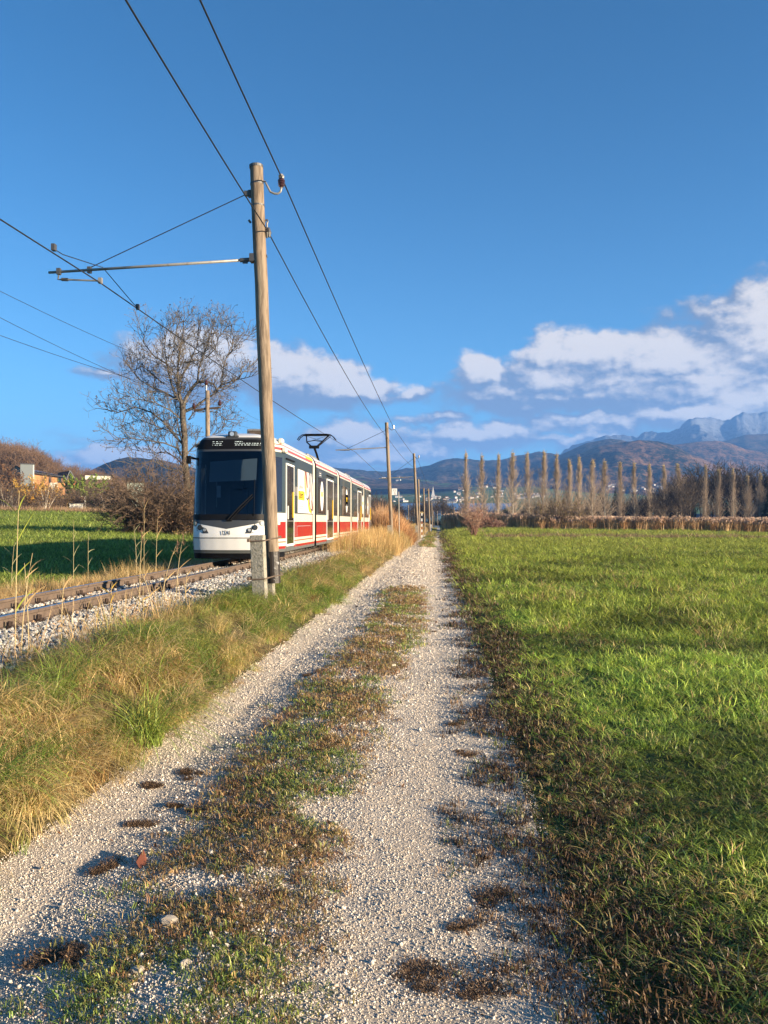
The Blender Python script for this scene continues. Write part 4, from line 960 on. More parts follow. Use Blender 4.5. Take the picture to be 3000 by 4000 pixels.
# ---------------------------------------------------------------- poles and overhead line
def pt(px, py, D): return at(px, D, py)
def pole_thing(D, bx, tx, ty, by, r0, r1, label, group='wooden poles of the overhead line', detail=True, name='line_pole'):
    b = pt(bx, by, D); t = pt(tx, ty, D); g = gzz(b.x, b.y)
    root = empty(name, (b.x, b.y, g), label, 'line pole', group)
    o = Vector(root.location); B = b - o; T = t - o
    if not detail and B.z > 0: B.z = -.1
    k = 14; pts = [B.lerp(T, i / k) for i in range(k + 1)]; R = random.Random(int(bx))
    pts = [p + Vector((R.uniform(-.006, .006), 0, 0)) for p in pts]
    s = MB().tube(pts, [r0 + (r1 - r0) * i / k for i in range(k + 1)], 20 if detail else 10).build('shaft', M['wood_pole'], root); sharp_smooth(s, 50)
    return root, o, B, T
D1 = 12.6
root, O, B, T = pole_thing(D1, 1070, 998, 642, 2277, .108, .104, 'nearest weathered wooden pole carrying the long bracket arm over the track')
P1 = lambda px, py, dd=0: pt(px, py, D1 + dd) - O
d = (T - B).normalized()
MB().tube([T - d * .03, T + d * .012], .112, 20).build('pole_cap', M['steel_dark'], root)
s = MB().tube([B - d * .0, B + d * .50], [.1105, .1095], 20).build('tarred_foot', M['creosote'], root)
for f in (.93, .845): 
    q = B.lerp(T, 1 - (1 - f) * .62); MB().tube([q - d * .012, q + d * .012], .1085, 20).build('pole_band', M['steel_dark'], root)
# concrete posts the pole is strapped to
fx = pt(1014, 2200, D1 - .30) - O; zt = (pt(1014, 2090, D1 - .3) - O).z
R3 = Matrix.Rotation(-.12, 3, 'Z')
for (c, dx, dy, top) in ((fx, .215, .13, zt), (pt(1050, 2200, D1 + .28) - O, .18, .12, zt - .25)):
    mb = MB(); mb.box((0, 0, 0), (dx, dy, top + .35), rot=R3); o = mb.build('concrete_post', M['concrete'], root, loc=(c.x, c.y, (top - .35) / 2)); o.rotation_euler = (0, math.radians(-2.5), 0)
    bv = o.modifiers.new('b', 'BEVEL'); bv.width = .012; bv.segments = 2
for py in (2107, 2252):
    zc = (pt(1030, py, D1) - O).z; c1 = Vector((fx.x, fx.y, zc)); c2 = B.lerp(T, (zc - B.z) / (T.z - B.z))
    mb = MB(); yy = min(c1.y, c2.y) - .13
    mb.tube([(c1.x - .17, c1.y - .082, zc - .02), (c1.x + .1, c1.y - .085, zc - .01), (c2.x + .02, c2.y - .125, zc + .012), (c2.x + .135, c2.y - .05, zc + .03), (c2.x + .135, c2.y + .06, zc + .03)], .011, 6)
    mb.tube([(c1.x - .17, c1.y + .09, zc + .005), (c2.x + .12, c2.y + .13, zc + .05)], .011, 6)
    mb.box((c1.x - .15, c1.y, zc - .008), (.035, .26, .05)); mb.build('clamp', M['rail'], root)
# bracket arm
a0 = P1(980, 1010); a1 = P1(186, 1061, .22)
arm = MB().tube([a0, a1], .022, 10).build('bracket_arm', M['steel_tube'], root, smooth=True)
mb = MB(); mb.tube([a0, a0.lerp(a1, .055)], .034, 8); mb.box(a0 + Vector((.03, 0, .02)), (.1, .14, .12)); mb.box(a0.lerp(a1, .03) - Vector((0, 0, .04)), (.08, .03, .03)); mb.build('arm_socket', M['steel_dark'], arm)
mb = MB()
for q in (P1(225, 1057, .2), P1(345, 1051, .2)): mb.box(q, (.06, .06, .10)); 
mb.tube([P1(226, 1060, .2), P1(222, 1088, .2), P1(236, 1089, .2)], .014, 6); mb.tube([P1(236, 1088, .2), P1(262, 1089, .2)], .026, 6)
mb.build('arm_clamps', M['steel_dark'], arm)
mb = MB(); mb.tube([P1(236, 1088, .2), P1(392, 1094, .17)], .014, 6); mb.box(P1(388, 1093, .17), (.06, .05, .09)); mb.tube([P1(388, 1094, .17), P1(394, 1106, .17)], .018, 6); mb.build('registration_arm', M['steel_tube'], root)
mb = MB(); mb.tube([P1(965, 750), P1(345, 1043, .2)], .0075, 5); mb.build('stay_wire', M['wire'], root)
mb = MB(); mb.box(P1(962, 750), (.08, .07, .07)); mb.tube([P1(956, 753), P1(972, 745)], .03, 6); mb.tube([P1(972, 737), P1(974, 765)], .03, 6); mb.tube([P1(976, 857), P1(970, 862)], .03, 6); mb.build('stay_anchor', M['steel_dark'], root)
# hooked bracket with insulator
mb = MB(); mb.tube([P1(1018, 702), P1(1033, 702), P1(1042, 720), P1(1054, 743), P1(1070, 750), P1(1084, 750), P1(1094, 742), P1(1098, 725)], .017, 8); hook = mb.build('hook_bracket', M['steel_tube'], root, smooth=True)
mb = MB(); 
for (y0, y1, r) in ((726, 719, .030), (720, 715, .050), (715, 711, .032), (711, 706, .055), (706, 703, .035), (703, 697, .058), (697, 690, .030)): mb.tube([P1(1097, y0), P1(1097, y1)], r, 14)
ins = mb.build('insulator', M['ceramic'], root); 
MB().tube([P1(1097, 691), P1(1097, 681), P1(1099, 673)], [.042, .05, .02], 8).build('insulator_head', M['steel_tube'], ins)
# pulley block
mb = MB(); mb.tube([P1(1020, 858), P1(1032, 863), P1(1036, 855), P1(1042, 853), P1(1045, 860), P1(1042, 867)], .014, 6); mb.tube([P1(1041, 864), P1(1041, 884)], .016, 6)
mb.tube([P1(1038, 888), P1(1041, 905), P1(1041, 925)], [.02, .045, .012], 8); mb.tube([P1(1047, 885), P1(1050, 905), P1(1050, 922)], [.02, .035, .015], 8); mb.tube([P1(1022, 1000), P1(1042, 996)], .025, 6); mb.tube([P1(1024, 744), P1(1027, 746)], .02, 6)
mb.build('pulley', M['steel_dark'], root)
# farther poles; the nearer ones carry arms too
def far_pole(D, bx, tx, ty, label, armx=None, army=None, post=True, r=.105, hook=True, by=2075, cat=None):
    root, O, B, T = pole_thing(D, bx, tx, ty, by, r, r * .95, label, detail=False)
    Q = lambda px, py: pt(px, py, D) - O
    if armx:
        h = 5.68 / D1 # same fittings, scaled by distance
        k = D1 / D; MB().tube([Q(tx - 2, army), Q(armx, army + 9 * k * 4)], .03, 6).build('bracket_arm', M['steel_tube'], root)
        MB().tube([Q(tx - 2, ty + 108 * k), Q(armx + (345 - 186) * k, army + 5)], .012, 4).build('stay_wire', M['wire'], root)
        MB().tube([Q(armx + 40 * k, army + 8), Q(armx + 36 * k, army + 38 * k), Q(armx + 200 * k, army + 44 * k)], .018, 5).build('registration_arm', M['steel_dark'], root)
    if hook:
        k = D1 / D; mb = MB(); mb.tube([Q(tx + 2, ty + 60 * k), Q(tx + 45 * k, ty + 85 * k), Q(tx + 70 * k, ty + 108 * k), Q(tx + 95 * k, ty + 100 * k), Q(tx + 100 * k, ty + 84 * k)], .02, 5); mb.build('hook_bracket', M['steel_dark'], root)
        MB().tube([Q(tx + 100 * k, ty + 86 * k), Q(tx + 100 * k, ty + 40 * k)], .06, 6).build('insulator', M['ceramic'], root)
    if post:
        c = Q(bx - 16 * (D1 / D) * 2.2, 2052); MB().box((c.x, c.y, c.z / 2 - .2), (.26, .2, c.z + .4)).build('concrete_post', M['concrete'], root)
far_pole(45.5, 1532, 1510, 1650, 'second wooden pole beside the kilometre board, with bracket arm and steel hook', 1311, 1748)
far_pole(65.7, 1634, 1617, 1771, 'third wooden pole from the camera, standing closest to the path', 1480, 1862)
far_pole(72, 1640, 1634, 1872, 'short wooden pole right behind the third pole', None, None, False, .09, False)
far_pole(100, 1659, 1655, 1906, 'wooden pole with a small dark box half way up', None, None, False, .10, True, 2045)
far_pole(118, 1679, 1673, 1909, 'wooden pole right of the one with the dark box', 1560, 1935, False, .13, True, 2045)
far_pole(185, 1689, 1686, 1965, 'distant pole, first of the thin ones near the end of the path', None, None, False, .12, False, 2040)
far_pole(210, 1621, 1617, 1949, 'distant bright pole left of the third pole', None, None, False, .13, False, 2040)
far_pole(230, 1596, 1595, 1973, 'distant pole farthest left, before the dark trees', None, None, False, .12, False, 2040)
far_pole(240, 1695, 1693, 1994, 'distant pole, second of the thin ones near the end of the path', None, None, False, .11, False, 2038)
far_pole(280, 1710, 1708, 1996, 'distant pole straight above the end of the path', None, None, False, .12, False, 2042)
far_pole(290, 1724, 1723, 1997, 'distant pole right of the end of the path', None, None, False, .10, False, 2036)
far_pole(300, 1773, 1773, 1982, 'white distant pole above the reeds', None, None, False, .18, False, 2010)
def sag_wire(name, pts, r, label, sag=0.0, m='wire', cat='overhead wire'):
    out = []
    for i in range(len(pts) - 1):
        for k in range(12):
            f = k / 12; p = pts[i].lerp(pts[i + 1], f); p.z -= sag * 4 * f * (1 - f) * min(1, (pts[i + 1] - pts[i]).length / 33); out.append(p)
    out.append(pts[-1]); o = MB().tube(out, r, 5).build(name, M[m], smooth=True); return tagp(o, label, cat)
def ext(p, q, L): return p + (p - q).normalized() * L
c1 = pt(391, 1104, 12.8); c2 = pt(1388, 1766, 45.6); c3 = pt(1550, 1905, 100); c0 = ext(c1, c2, 26)
sag_wire('contact_wire', [c0, c1, c2, c3, pt(1640, 1985, 240)], .011, 'contact wire over the track running to the pantograph and beyond', .12)
f1 = pt(1100, 690, D1); f2 = pt(1538, 1670, 45.5); f3 = pt(1634, 1800, 65.7); f0 = ext(f1, f2, 20)
sag_wire('feeder_wire', [f0, f1, f2, f3, pt(1681, 1920, 118)], .0115, 'upper feeder wire held by the insulators on the path side of the poles', .12)
g1 = pt(1041, 892, D1 - .1); g2 = pt(1516, 1712, 45.4); g3 = pt(1622, 1830, 65.6); g0 = ext(g1, pt(1480, 1660, 45), 17)
sag_wire('tension_wire', [g0, g1, g2, g3, pt(1676, 1935, 118)], .010, 'wire running through the pulley on the nearest pole', .30)
# delta suspension at the first arm
mb = MB(); m0 = at(397, 12.76, 1041); e0 = pt(205, 968, 10.85); e1 = pt(535, 1201, 13.85)
mb.tube([e0, pt(240, 990, 11.2), m0, pt(515, 1180, 13.6), e1], .007, 5); o = mb.build('suspension_loop', M['wire']); tagp(o, 'short slanting support wire clipped to the contact wire at both ends', 'support wire')
for e in (e0, e1): MB().box(e + Vector((0, 0, .02)), (.05, .07, .09)).build('wire_clip', M['steel_dark'], o)
# power line behind the tram
u = pt(809, 2060, 52); up = empty('utility_pole', (u.x, u.y, gzz(u.x, u.y)), 'grey timber power line pole with crossarm and three brown insulators behind the tram', 'utility pole')
Q = lambda px, py, dD=0: pt(px, py, 52 + dD) - up.location
MB().tube([Q(814, 2100), Q(809, 1525)], [.17, .14], 12).build('shaft', M['wood_pole'], up, smooth=True)
MB().tube([Q(805, 1560), Q(804, 1500)], .05, 8).build('top_spike', M['steel_tube'], up)
MB().box((Q(757, 1601) + Q(857, 1591)) / 2, (1.75, .12, .12), rot=Matrix.Rotation(-.09, 3, 'Y')).build('crossarm', M['sleeper'], up)
for (px, py) in ((804, 1492), (756, 1584), (857, 1573)): MB().tube([Q(px, py + 12), Q(px, py + 4), Q(px, py), Q(px, py - 10)], [.07, .13, .12, .05], 10).build('insulator', M['ceramic'], up)
for (px, py, x0, y0, lb, x1, y1) in ((804, 1484, -60, 1107, 'highest of the three thin power lines', 1010, 1640), (756, 1576, -60, 1210, 'middle one of the three thin power lines', 1000, 1675), (857, 1566, -60, 1288, 'lowest of the three thin power lines', 1000, 1650)):
    sag_wire('power_line', [pt(x0, y0, 30), pt(px, py, 52), pt(x1, y1, 120)], .011, lb, .35, cat='power line')
# kilometre board
p = ground_at(1552, 47); kb = empty('kilometre_board', p, 'square white board reading 12 over 2 on a dark post beside the second pole', 'sign')
q = pt(1541, 1921, 47) - p; MB().tube([(.12, 0, 0), (.08, 0, q.z)], .03, 6).build('post', M['steel_dark'], kb)
MB().box(q, (.31, .02, .385)).build('board', M['white'], kb)
for s, x, z, sz in (('12', q.x - .09, q.z + .02, .17), ('2', q.x - .02, q.z - .15, .17), ('km', q.x + .07, q.z - .15, .04)):
    text_obj('board_number', s, sz, M['black'], kb, Matrix.Translation((x, q.y - .014, z)) @ Matrix.Rotation(math.pi / 2, 4, 'X'), .001)
# oval board and chequered post
p = ground_at(1648, 73); ob = empty('oval_board', p, 'yellowish oval board reading 24 above a black and white striped post', 'sign')
q = pt(1648, 2003, 73) - p; mb = MB(); n = 24; pts = [(.155 * math.cos(6.2832 * k / n), .10 * math.sin(6.2832 * k / n)) for k in range(n)]
mb.add([(x, y, z + q.z) for y in (-.012, .012) for x, z in [(a * 1.0, b) for a, b in pts]], [tuple(range(n)), tuple(range(2 * n - 1, n - 1, -1))] + [(k, n + k, n + (k + 1) % n, (k + 1) % n) for k in range(n)]); mb.build('board', M['ochre'], ob)
text_obj('board_number', '24', .15, M['black'], ob, Matrix.Translation((-.085, -.016, q.z - .05)) @ Matrix.Rotation(math.pi / 2, 4, 'X'), .001)
for k in range(9):
    m = M['white'] if k % 2 == 0 else (M['black'] if k > 5 else M['t_rust'])
    MB().box((0, 0, .10 + (q.z - .12) * (k + .5) / 9), (.10, .05, (q.z - .1) / 9)).build('stripe', m, ob)
p = ground_at(1684, 122); o = MB().box((0, 0, .55), (.14, .05, 1.1)).build('marker_post', M['white'], loc=p); tagp(o, 'short white marker post farther along the line by the distant poles', 'marker post')
# low wire enclosure beyond the golden grass
p = ground_at(1572, 62); fe = empty('wire_enclosure', p, 'low grey framed enclosure with netting behind the golden grass', 'fence')
mb = MB(); mb.tube([(-.28, 0, 0), (-.28, 0, .72), (.30, 0, .76), (.30, 0, 0)], .02, 6); mb.build('frame', M['steel_tube'], fe)
mb = MB(); 
for k in range(12): mb.tube([(-.27 + k * .05, 0, 0), (-.27 + k * .05, 0, .72)], .003, 3)
for k in range(12): mb.tube([(-.28, 0, .05 + k * .06), (.3, 0, .05 + k * .06)], .003, 3)
mb.build('netting', M['steel_tube'], fe)
p = ground_at(1574, 50.0); tb = empty('cable_trough', p, 'rusty steel frame lying in the golden grass by the second pole', 'steel frame')
mb = MB(); mb.tube([(-.3, 0, .30), (.3, .1, .38)], .03, 6); mb.tube([(-.3, 0, .22), (.3, .1, .28)], .02, 6); mb.build('bar', M['rail'], tb); mb = MB(); mb.box((0, .1, .1), (.5, .12, .25)); mb.build('box', M['sleeper'], tb)
# timber drain crossing the path far ahead
p = ground_at(1692, 77); o = MB().box((0, 0, .0), (2.7, .16, .07)).build('drain_channel', M['sleeper'], loc=(-.75, p.y, .02)); tagp(o, 'dark timber drain lying across the path far ahead', 'drain')
# ---------------------------------------------------------------- hills, lake, village
def hillmat(name, dark, brown, sc, mix=(.455, .56), field=None, snow=None, bscale=.05):
    m = bpy.data.materials.new(name); m.use_nodes = True; nt = m.node_tree; N = NT(nt); b = nt.nodes['Principled BSDF']
    b.inputs['Roughness'].default_value = .95; b.inputs['Specular IOR Level'].default_value = .1
    pos = N.n('ShaderNodeNewGeometry').outputs['Position']
    big = N.noise(N.vm('MULTIPLY', pos, (1, 1, 1.6)), sc, 6, .62); fine = N.noise(pos, sc * 14, 4, .7)
    f = N.ramp(N.math('ADD', N.math('MULTIPLY', big, .50), N.math('MULTIPLY', fine, .50)), *mix)
    col = N.mix(f, dark, brown)
    or_ = N.ramp(N.noise(pos, sc * 30, 3, .7), .60, .72); col = N.mix(N.math('MULTIPLY', or_, N.math('MULTIPLY', f, .8)), col, (.30, .15, .05))
    if field: col = N.mix(N.ramp(N.noise(pos, sc * field[1], 3, .5), field[2], field[2] + .05), col, field[0])
    if snow:
        sp = N.n('ShaderNodeSeparateXYZ'); N.l(pos, sp.inputs[0])
        s = N.math('ADD', N.math('MULTIPLY', N.math('SUBTRACT', sp.outputs[2], snow[0]), snow[1]), N.math('MULTIPLY', N.noise(pos, sc * 9, 6, .75), 2.2))
        col = N.mix(N.ramp(s, 1.25, 1.9), col, (.13, .15, .18))
    N.l(col, b.inputs['Base Color'])
    bp = N.n('ShaderNodeBump'); bp.inputs['Strength'].default_value = 1; bp.inputs['Distance'].default_value = bscale * 100; N.l(N.noise(pos, sc * 16, 5, .7), bp.inputs['Height']); N.l(bp.outputs[0], b.inputs['Normal'])
    return m
def hill(name, ridge, Dr, Df, zf, m, amp=.10, fr=.006, jag=0.0, step=6, rows=44, back=1.25, shape=1.0, seed=0, spur=.16):
    xs = np.arange(ridge[0][0], ridge[-1][0] + 1, step); ry = np.interp(xs, [r[0] for r in ridge], [r[1] for r in ridge])
    t = np.concatenate([np.linspace(0, 1, rows), np.linspace(1.03, back, 6)])
    PX, T = np.meshgrid(xs, t); RYY = np.meshgrid(ry, t)[0]
    D = Df + (Dr - Df) * T; zr = CH + (HY - RYY) / F * Dr
    xc = (PX - 1500) / F * D; X = xc * CT - D * ST; Y = xc * ST + D * CT
    env = np.clip(T, 0, 1); up = np.where(T <= 1, env ** shape, 1 - (T - 1) / (back - 1) * .5)
    zfa = zf if not hasattr(zf, '__call__') else zf(X, Y)
    H = zr - zfa
    rid = 1 - np.abs(2 * fbm(X * fr, Y * fr * .8, 5, seed) - 1)
    z = zfa + H * up + H * (rid - .75) * spur * np.sin(np.clip(T, 0, 1) * math.pi) ** .7 * 1.6 + H * amp * (fbm(X * fr * 3, Y * fr * 3, 4, seed + 3) - .5) * np.sin(np.clip(T, 0, 1) * math.pi)
    if jag: z = z + jag * (fbm(X * .03, Y * .03, 3, seed + 9) - .5) * env
    V = np.stack([X.ravel(), Y.ravel(), z.ravel()], 1); nx = len(xs); ny = len(t)
    i = np.arange((ny - 1) * (nx - 1)); r = i // (nx - 1); c = i % (nx - 1); a = r * nx + c; Q = np.stack([a, a + 1, a + nx + 1, a + nx], 1)
    me = bpy.data.meshes.new(name); me.vertices.add(len(V)); me.vertices.foreach_set('co', V.ravel()); me.loops.add(len(Q) * 4); me.loops.foreach_set('vertex_index', Q.ravel())
    me.polygons.add(len(Q)); me.polygons.foreach_set('loop_start', np.arange(len(Q)) * 4); me.polygons.foreach_set('use_smooth', [True] * len(Q)); me.update(calc_edges=True); me.materials.append(m)
    o = link(name, me); o['kind'] = 'structure'; return o
MG = dict(dark=(.006, .013, .009), brown=(.15, .085, .045))
hm1 = hillmat('wooded_hill_near', MG['dark'], MG['brown'], .005); hm2 = hillmat('wooded_hill_mid', MG['dark'], (.10, .07, .045), .0035); hm3 = hillmat('wooded_hill_far', (.02, .03, .022), (.085, .06, .04), .003)
hsn = hillmat('snowy_rock', (.025, .03, .04), (.06, .065, .075), .004, snow=(430, .0035))
hill('snowy_mountain', [(2050, 1800), (2130, 1790), (2187, 1774), (2241, 1739), (2290, 1725), (2344, 1709), (2371, 1698), (2453, 1703), (2490, 1706), (2518, 1690), (2561, 1688), (2600, 1692), (2653, 1676), (2670, 1657), (2697, 1633), (2740, 1628), (2778, 1633), (2832, 1642), (2854, 1641), (2876, 1622), (2903, 1612), (2968, 1611), (3060, 1606), (3250, 1580), (3500, 1640), (3900, 1700), (4400, 1760)], 5200, 3900, 60, hsn, amp=.22, fr=.0022, jag=30, step=6, seed=2, spur=.30, shape=1.3)
hill('forested_ridge', [(2650, 1800), (2720, 1755), (2850, 1717), (2914, 1698), (3000, 1694), (3200, 1670), (3600, 1700), (4200, 1760)], 4000, 3000, 20, hm3, seed=4, fr=.003, step=8)
hill('forested_hill', [(2430, 1790), (2520, 1752), (2588, 1739), (2643, 1736), (2724, 1725), (2805, 1721), (2860, 1733), (2914, 1755), (3000, 1766), (3200, 1775), (3600, 1800), (4300, 1850)], 3300, 2300, 10, hm1, seed=6, fr=.004, step=6)
hill('forested_hill', [(2050, 1830), (2130, 1800), (2192, 1776), (2290, 1731), (2382, 1713), (2425, 1717), (2500, 1740), (2620, 1790), (2700, 1830)], 3000, 2300, 10, hm2, seed=8, fr=.004, step=6)
hill('forested_hill', [(1980, 1880), (2080, 1840), (2150, 1812), (2192, 1796), (2263, 1771), (2344, 1739), (2436, 1726), (2501, 1717), (2577, 1725), (2643, 1744), (2724, 1782), (2805, 1815), (2900, 1838), (3000, 1850), (3300, 1880), (4200, 1900)], 2500, 1500, 5, hm1, seed=10, fr=.005, step=5, jag=10)
hill('forested_ridge', [(900, 1850), (1100, 1832), (1250, 1822), (1350, 1828), (1401, 1836), (1504, 1843), (1565, 1833), (1637, 1825), (1678, 1820), (1709, 1802), (1770, 1790), (1811, 1792), (1888, 1800), (1954, 1797), (2016, 1782), (2108, 1766), (2149, 1769), (2200, 1777), (2300, 1800), (2450, 1850)], 3400, 2300, 60, hm2, seed=12, fr=.004, step=5, jag=12)
hill('forested_hill', [(900, 1890), (1180, 1880), (1330, 1868), (1400, 1862), (1470, 1872), (1540, 1862), (1620, 1868), (1720, 1880), (1830, 1892), (2000, 1880), (2150, 1862), (2300, 1880), (2600, 1900)], 2600, 1900, 80, hillmat('wooded_slope', MG['dark'], (.12, .075, .045), .006, field=((.06, .10, .03), 1.2, .56)), seed=14, fr=.006, step=5, jag=8)
hill('pasture_slope', [(1000, 1950), (1300, 1945), (1450, 1930), (1560, 1928), (1680, 1925), (1760, 1912), (1850, 1902), (1960, 1905), (2100, 1900), (2250, 1908), (2500, 1915), (2900, 1935), (3400, 1950)], 2000, 1050, 12, hillmat('green_pasture', (.075, .13, .03), (.09, .15, .035), .004, mix=(.4, .6), field=((.07, .05, .03), 2.2, .60), bscale=.01), seed=16, fr=.006, step=6, amp=.02, spur=.02)
hill('left_far_hill', [(-1500, 1850), (-500, 1830), (100, 1870), (300, 1850), (352, 1836), (400, 1812), (440, 1797), (500, 1786), (560, 1788), (640, 1800), (760, 1830), (900, 1850), (1100, 1860)], 1500, 900, 10, hillmat('left_hill_forest', MG['dark'], (.13, .085, .05), .010), seed=18, fr=.008, step=4, jag=9)
hill('left_wooded_slope', [(-1500, 1880), (-400, 1800), (0, 1800), (100, 1815), (200, 1850), (260, 1862), (400, 1875), (560, 1900), (700, 1940), (900, 1990)], 420, 255, lambda X, Y: gz(X, Y) - 1, hillmat('left_slope_floor', (.05, .04, .022), (.10, .065, .035), .03), seed=20, fr=.02, step=10, rows=16, amp=.03, spur=.02)
# lake
mb = MB(); mb.add([at(1560, 900, 2012), at(1920, 900, 2012), at(2020, 1250, 1966), at(1560, 1250, 1966)], [(0, 1, 2, 3)]); o = mb.build('lake', mat('lake_water', (.10, .18, .30), .25, spec=.6)); o['kind'] = 'structure'
mb = MB(); mb.add([at(2700, 900, 2012), at(3300, 900, 2012), at(3400, 1250, 1935), at(2800, 1250, 1935)], [(0, 1, 2, 3)]); pass
# village houses on the pasture
M_roof = [mat('brown_roof', (.16, .09, .06), .8), mat('grey_roof', (.16, .16, .17), .8)]; M_wall = mat('white_house_wall', (.50, .48, .45), .8)
def house_mesh(L, W, H, R_):
    mb = MB(); mb.box((0, 0, H / 2), (L, W, H)); e = .4
    mb.add([(-L / 2 - e, -W / 2 - e, H - .2), (L / 2 + e, -W / 2 - e, H - .2), (L / 2 + e, W / 2 + e, H - .2), (-L / 2 - e, W / 2 + e, H - .2), (-L / 2 - e, 0, H + R_), (L / 2 + e, 0, H + R_)], [(0, 1, 5, 4), (3, 4, 5, 2), (0, 4, 3), (1, 2, 5), (0, 3, 2, 1)], 1)
    for x in (-.3, 0, .3):
        for z in (.3, .72): mb.box((x * L, -W / 2 - .03, z * H), (1.0, .06, 1.1), 2)
    return mb
hm = []
for L, W, H, R_, ri in ((11, 9, 6, 3.2, 0), (13, 9, 5, 3.5, 1), (9, 8, 7, 3, 0), (22, 11, 6, 2.5, 1)):
    me = bpy.data.meshes.new('village_house'); q = house_mesh(L, W, H, R_); me.from_pydata(q.v, [], q.f); [me.materials.append(x) for x in (M_wall, M_roof[ri], M['darkprint'])]; me.polygons.foreach_set('material_index', q.m); me.update(); hm.append(me)
bpy.context.view_layer.update()
from mathutils.bvhtree import BVHTree
dg = bpy.context.evaluated_depsgraph_get(); slopes = [BVHTree.FromObject(o, dg) for o in bpy.data.objects if o.name.startswith(('pasture_slope', 'forested_hill'))]
def on_slope(px, py):
    d = (at(px, 1000, py) - Vector((0, 0, CH))).normalized(); best = None
    for b in slopes:
        h = b.ray_cast(Vector((0, 0, CH)), d)
        if h[0] is not None and (best is None or h[3] < best[1]): best = (h[0], h[3])
    return best[0] if best else None
R = random.Random(9); spots = []
for (x0, x1, y0, y1, n) in ((1660, 1860, 1945, 1968, 26), (1440, 1640, 1940, 1962, 14), (1770, 1830, 1905, 1935, 9), (1860, 1960, 1880, 1945, 18), (1940, 2120, 1930, 1950, 16), (2020, 2130, 1938, 1946, 6), (2360, 2680, 1890, 1925, 26), (2690, 2900, 1898, 1915, 10), (1470, 1560, 1865, 1880, 5), (1400, 1440, 1890, 1950, 5)):
    spots += [(R.uniform(x0, x1), R.uniform(y0, y1)) for _ in range(n)]
nh = 0
for (px, py) in spots:
    h = on_slope(px, py)
    if h is None: continue
    o = link('village_house', hm[R.choice([0, 0, 1, 2, 2, 3])]); o.location = h - Vector((0, 0, .5)); o.rotation_euler.z = R.uniform(-.7, .7) + TH; o.scale = [R.uniform(.40, .66)] * 3
    tagp(o, 'small pale village house on the far slope beyond the lake', 'house', 'houses of the village beyond the lake')
h = on_slope(1692, 1950)
if h:
    ch = empty('village_church', h, 'white village church with pointed steeple left of the far village', 'church'); MB().box((0, 0, 4), (7, 7, 8)).build('tower', M_wall, ch); mb = MB(); mb.add([(-3, -3, 8), (3, -3, 8), (3, 3, 8), (-3, 3, 8), (0, 0, 26)], [(0, 1, 4), (1, 2, 4), (2, 3, 4), (3, 0, 4)]); mb.build('steeple', M_wall, ch)
    mb = MB(); mb.box((9, 0, 3), (13, 8, 6)); mb.build('nave', M_wall, ch)

# ---------------------------------------------------------------- trees
def rv(R, s=1): return Vector((R.gauss(0, s), R.gauss(0, s), R.gauss(0, s)))
def grow(mbs, R, p, d, L, r, depth, maxd, up=.10, kids=(2, 4), leaves=None, wob=.16, tw=.010):
    n = 4 if depth < maxd else 3; pts = [p.copy()]; q = p.copy(); dd = d.copy(); nodes = []
    for i in range(n):
        dd = (dd + rv(R, wob) + Vector((0, 0, up))).normalized(); q = q + dd * (L / n); pts.append(q.copy()); nodes.append((q.copy(), dd.copy()))
    r1 = max(r * .55, tw * .5); rad = [max(r + (r1 - r) * i / n, tw * .5) for i in range(n + 1)]
    mbs[min(depth, len(mbs) - 1)].tube(pts, rad, 3 if depth >= 2 else 5, cap=False)
    if depth >= maxd:
        if leaves is not None and R.random() < .5:
            for _ in range(R.choice((1, 1, 2))):
                c = pts[-1] + rv(R, .05); s = R.uniform(.04, .085); a = rv(R, 1).normalized() * s; b = rv(R, 1).normalized() * s; leaves.add([c - a, c + b, c + a, c - b], [(0, 1, 2, 3)])
        return
    k = R.randint(*kids)
    for j in range(k):
        i = R.randint(1, n - 1) if j else n - 1; pos, dr = nodes[i]; ax = rv(R, 1).normalized(); side = dr.cross(ax).normalized()
        nd = (dr * R.uniform(.55, 1.0) + side * R.uniform(.45, .95)).normalized()
        grow(mbs, R, pos, nd, L * R.uniform(.55, .82), max(r1 * .85, tw * .5), depth + 1, maxd, up, kids, leaves, wob, tw)
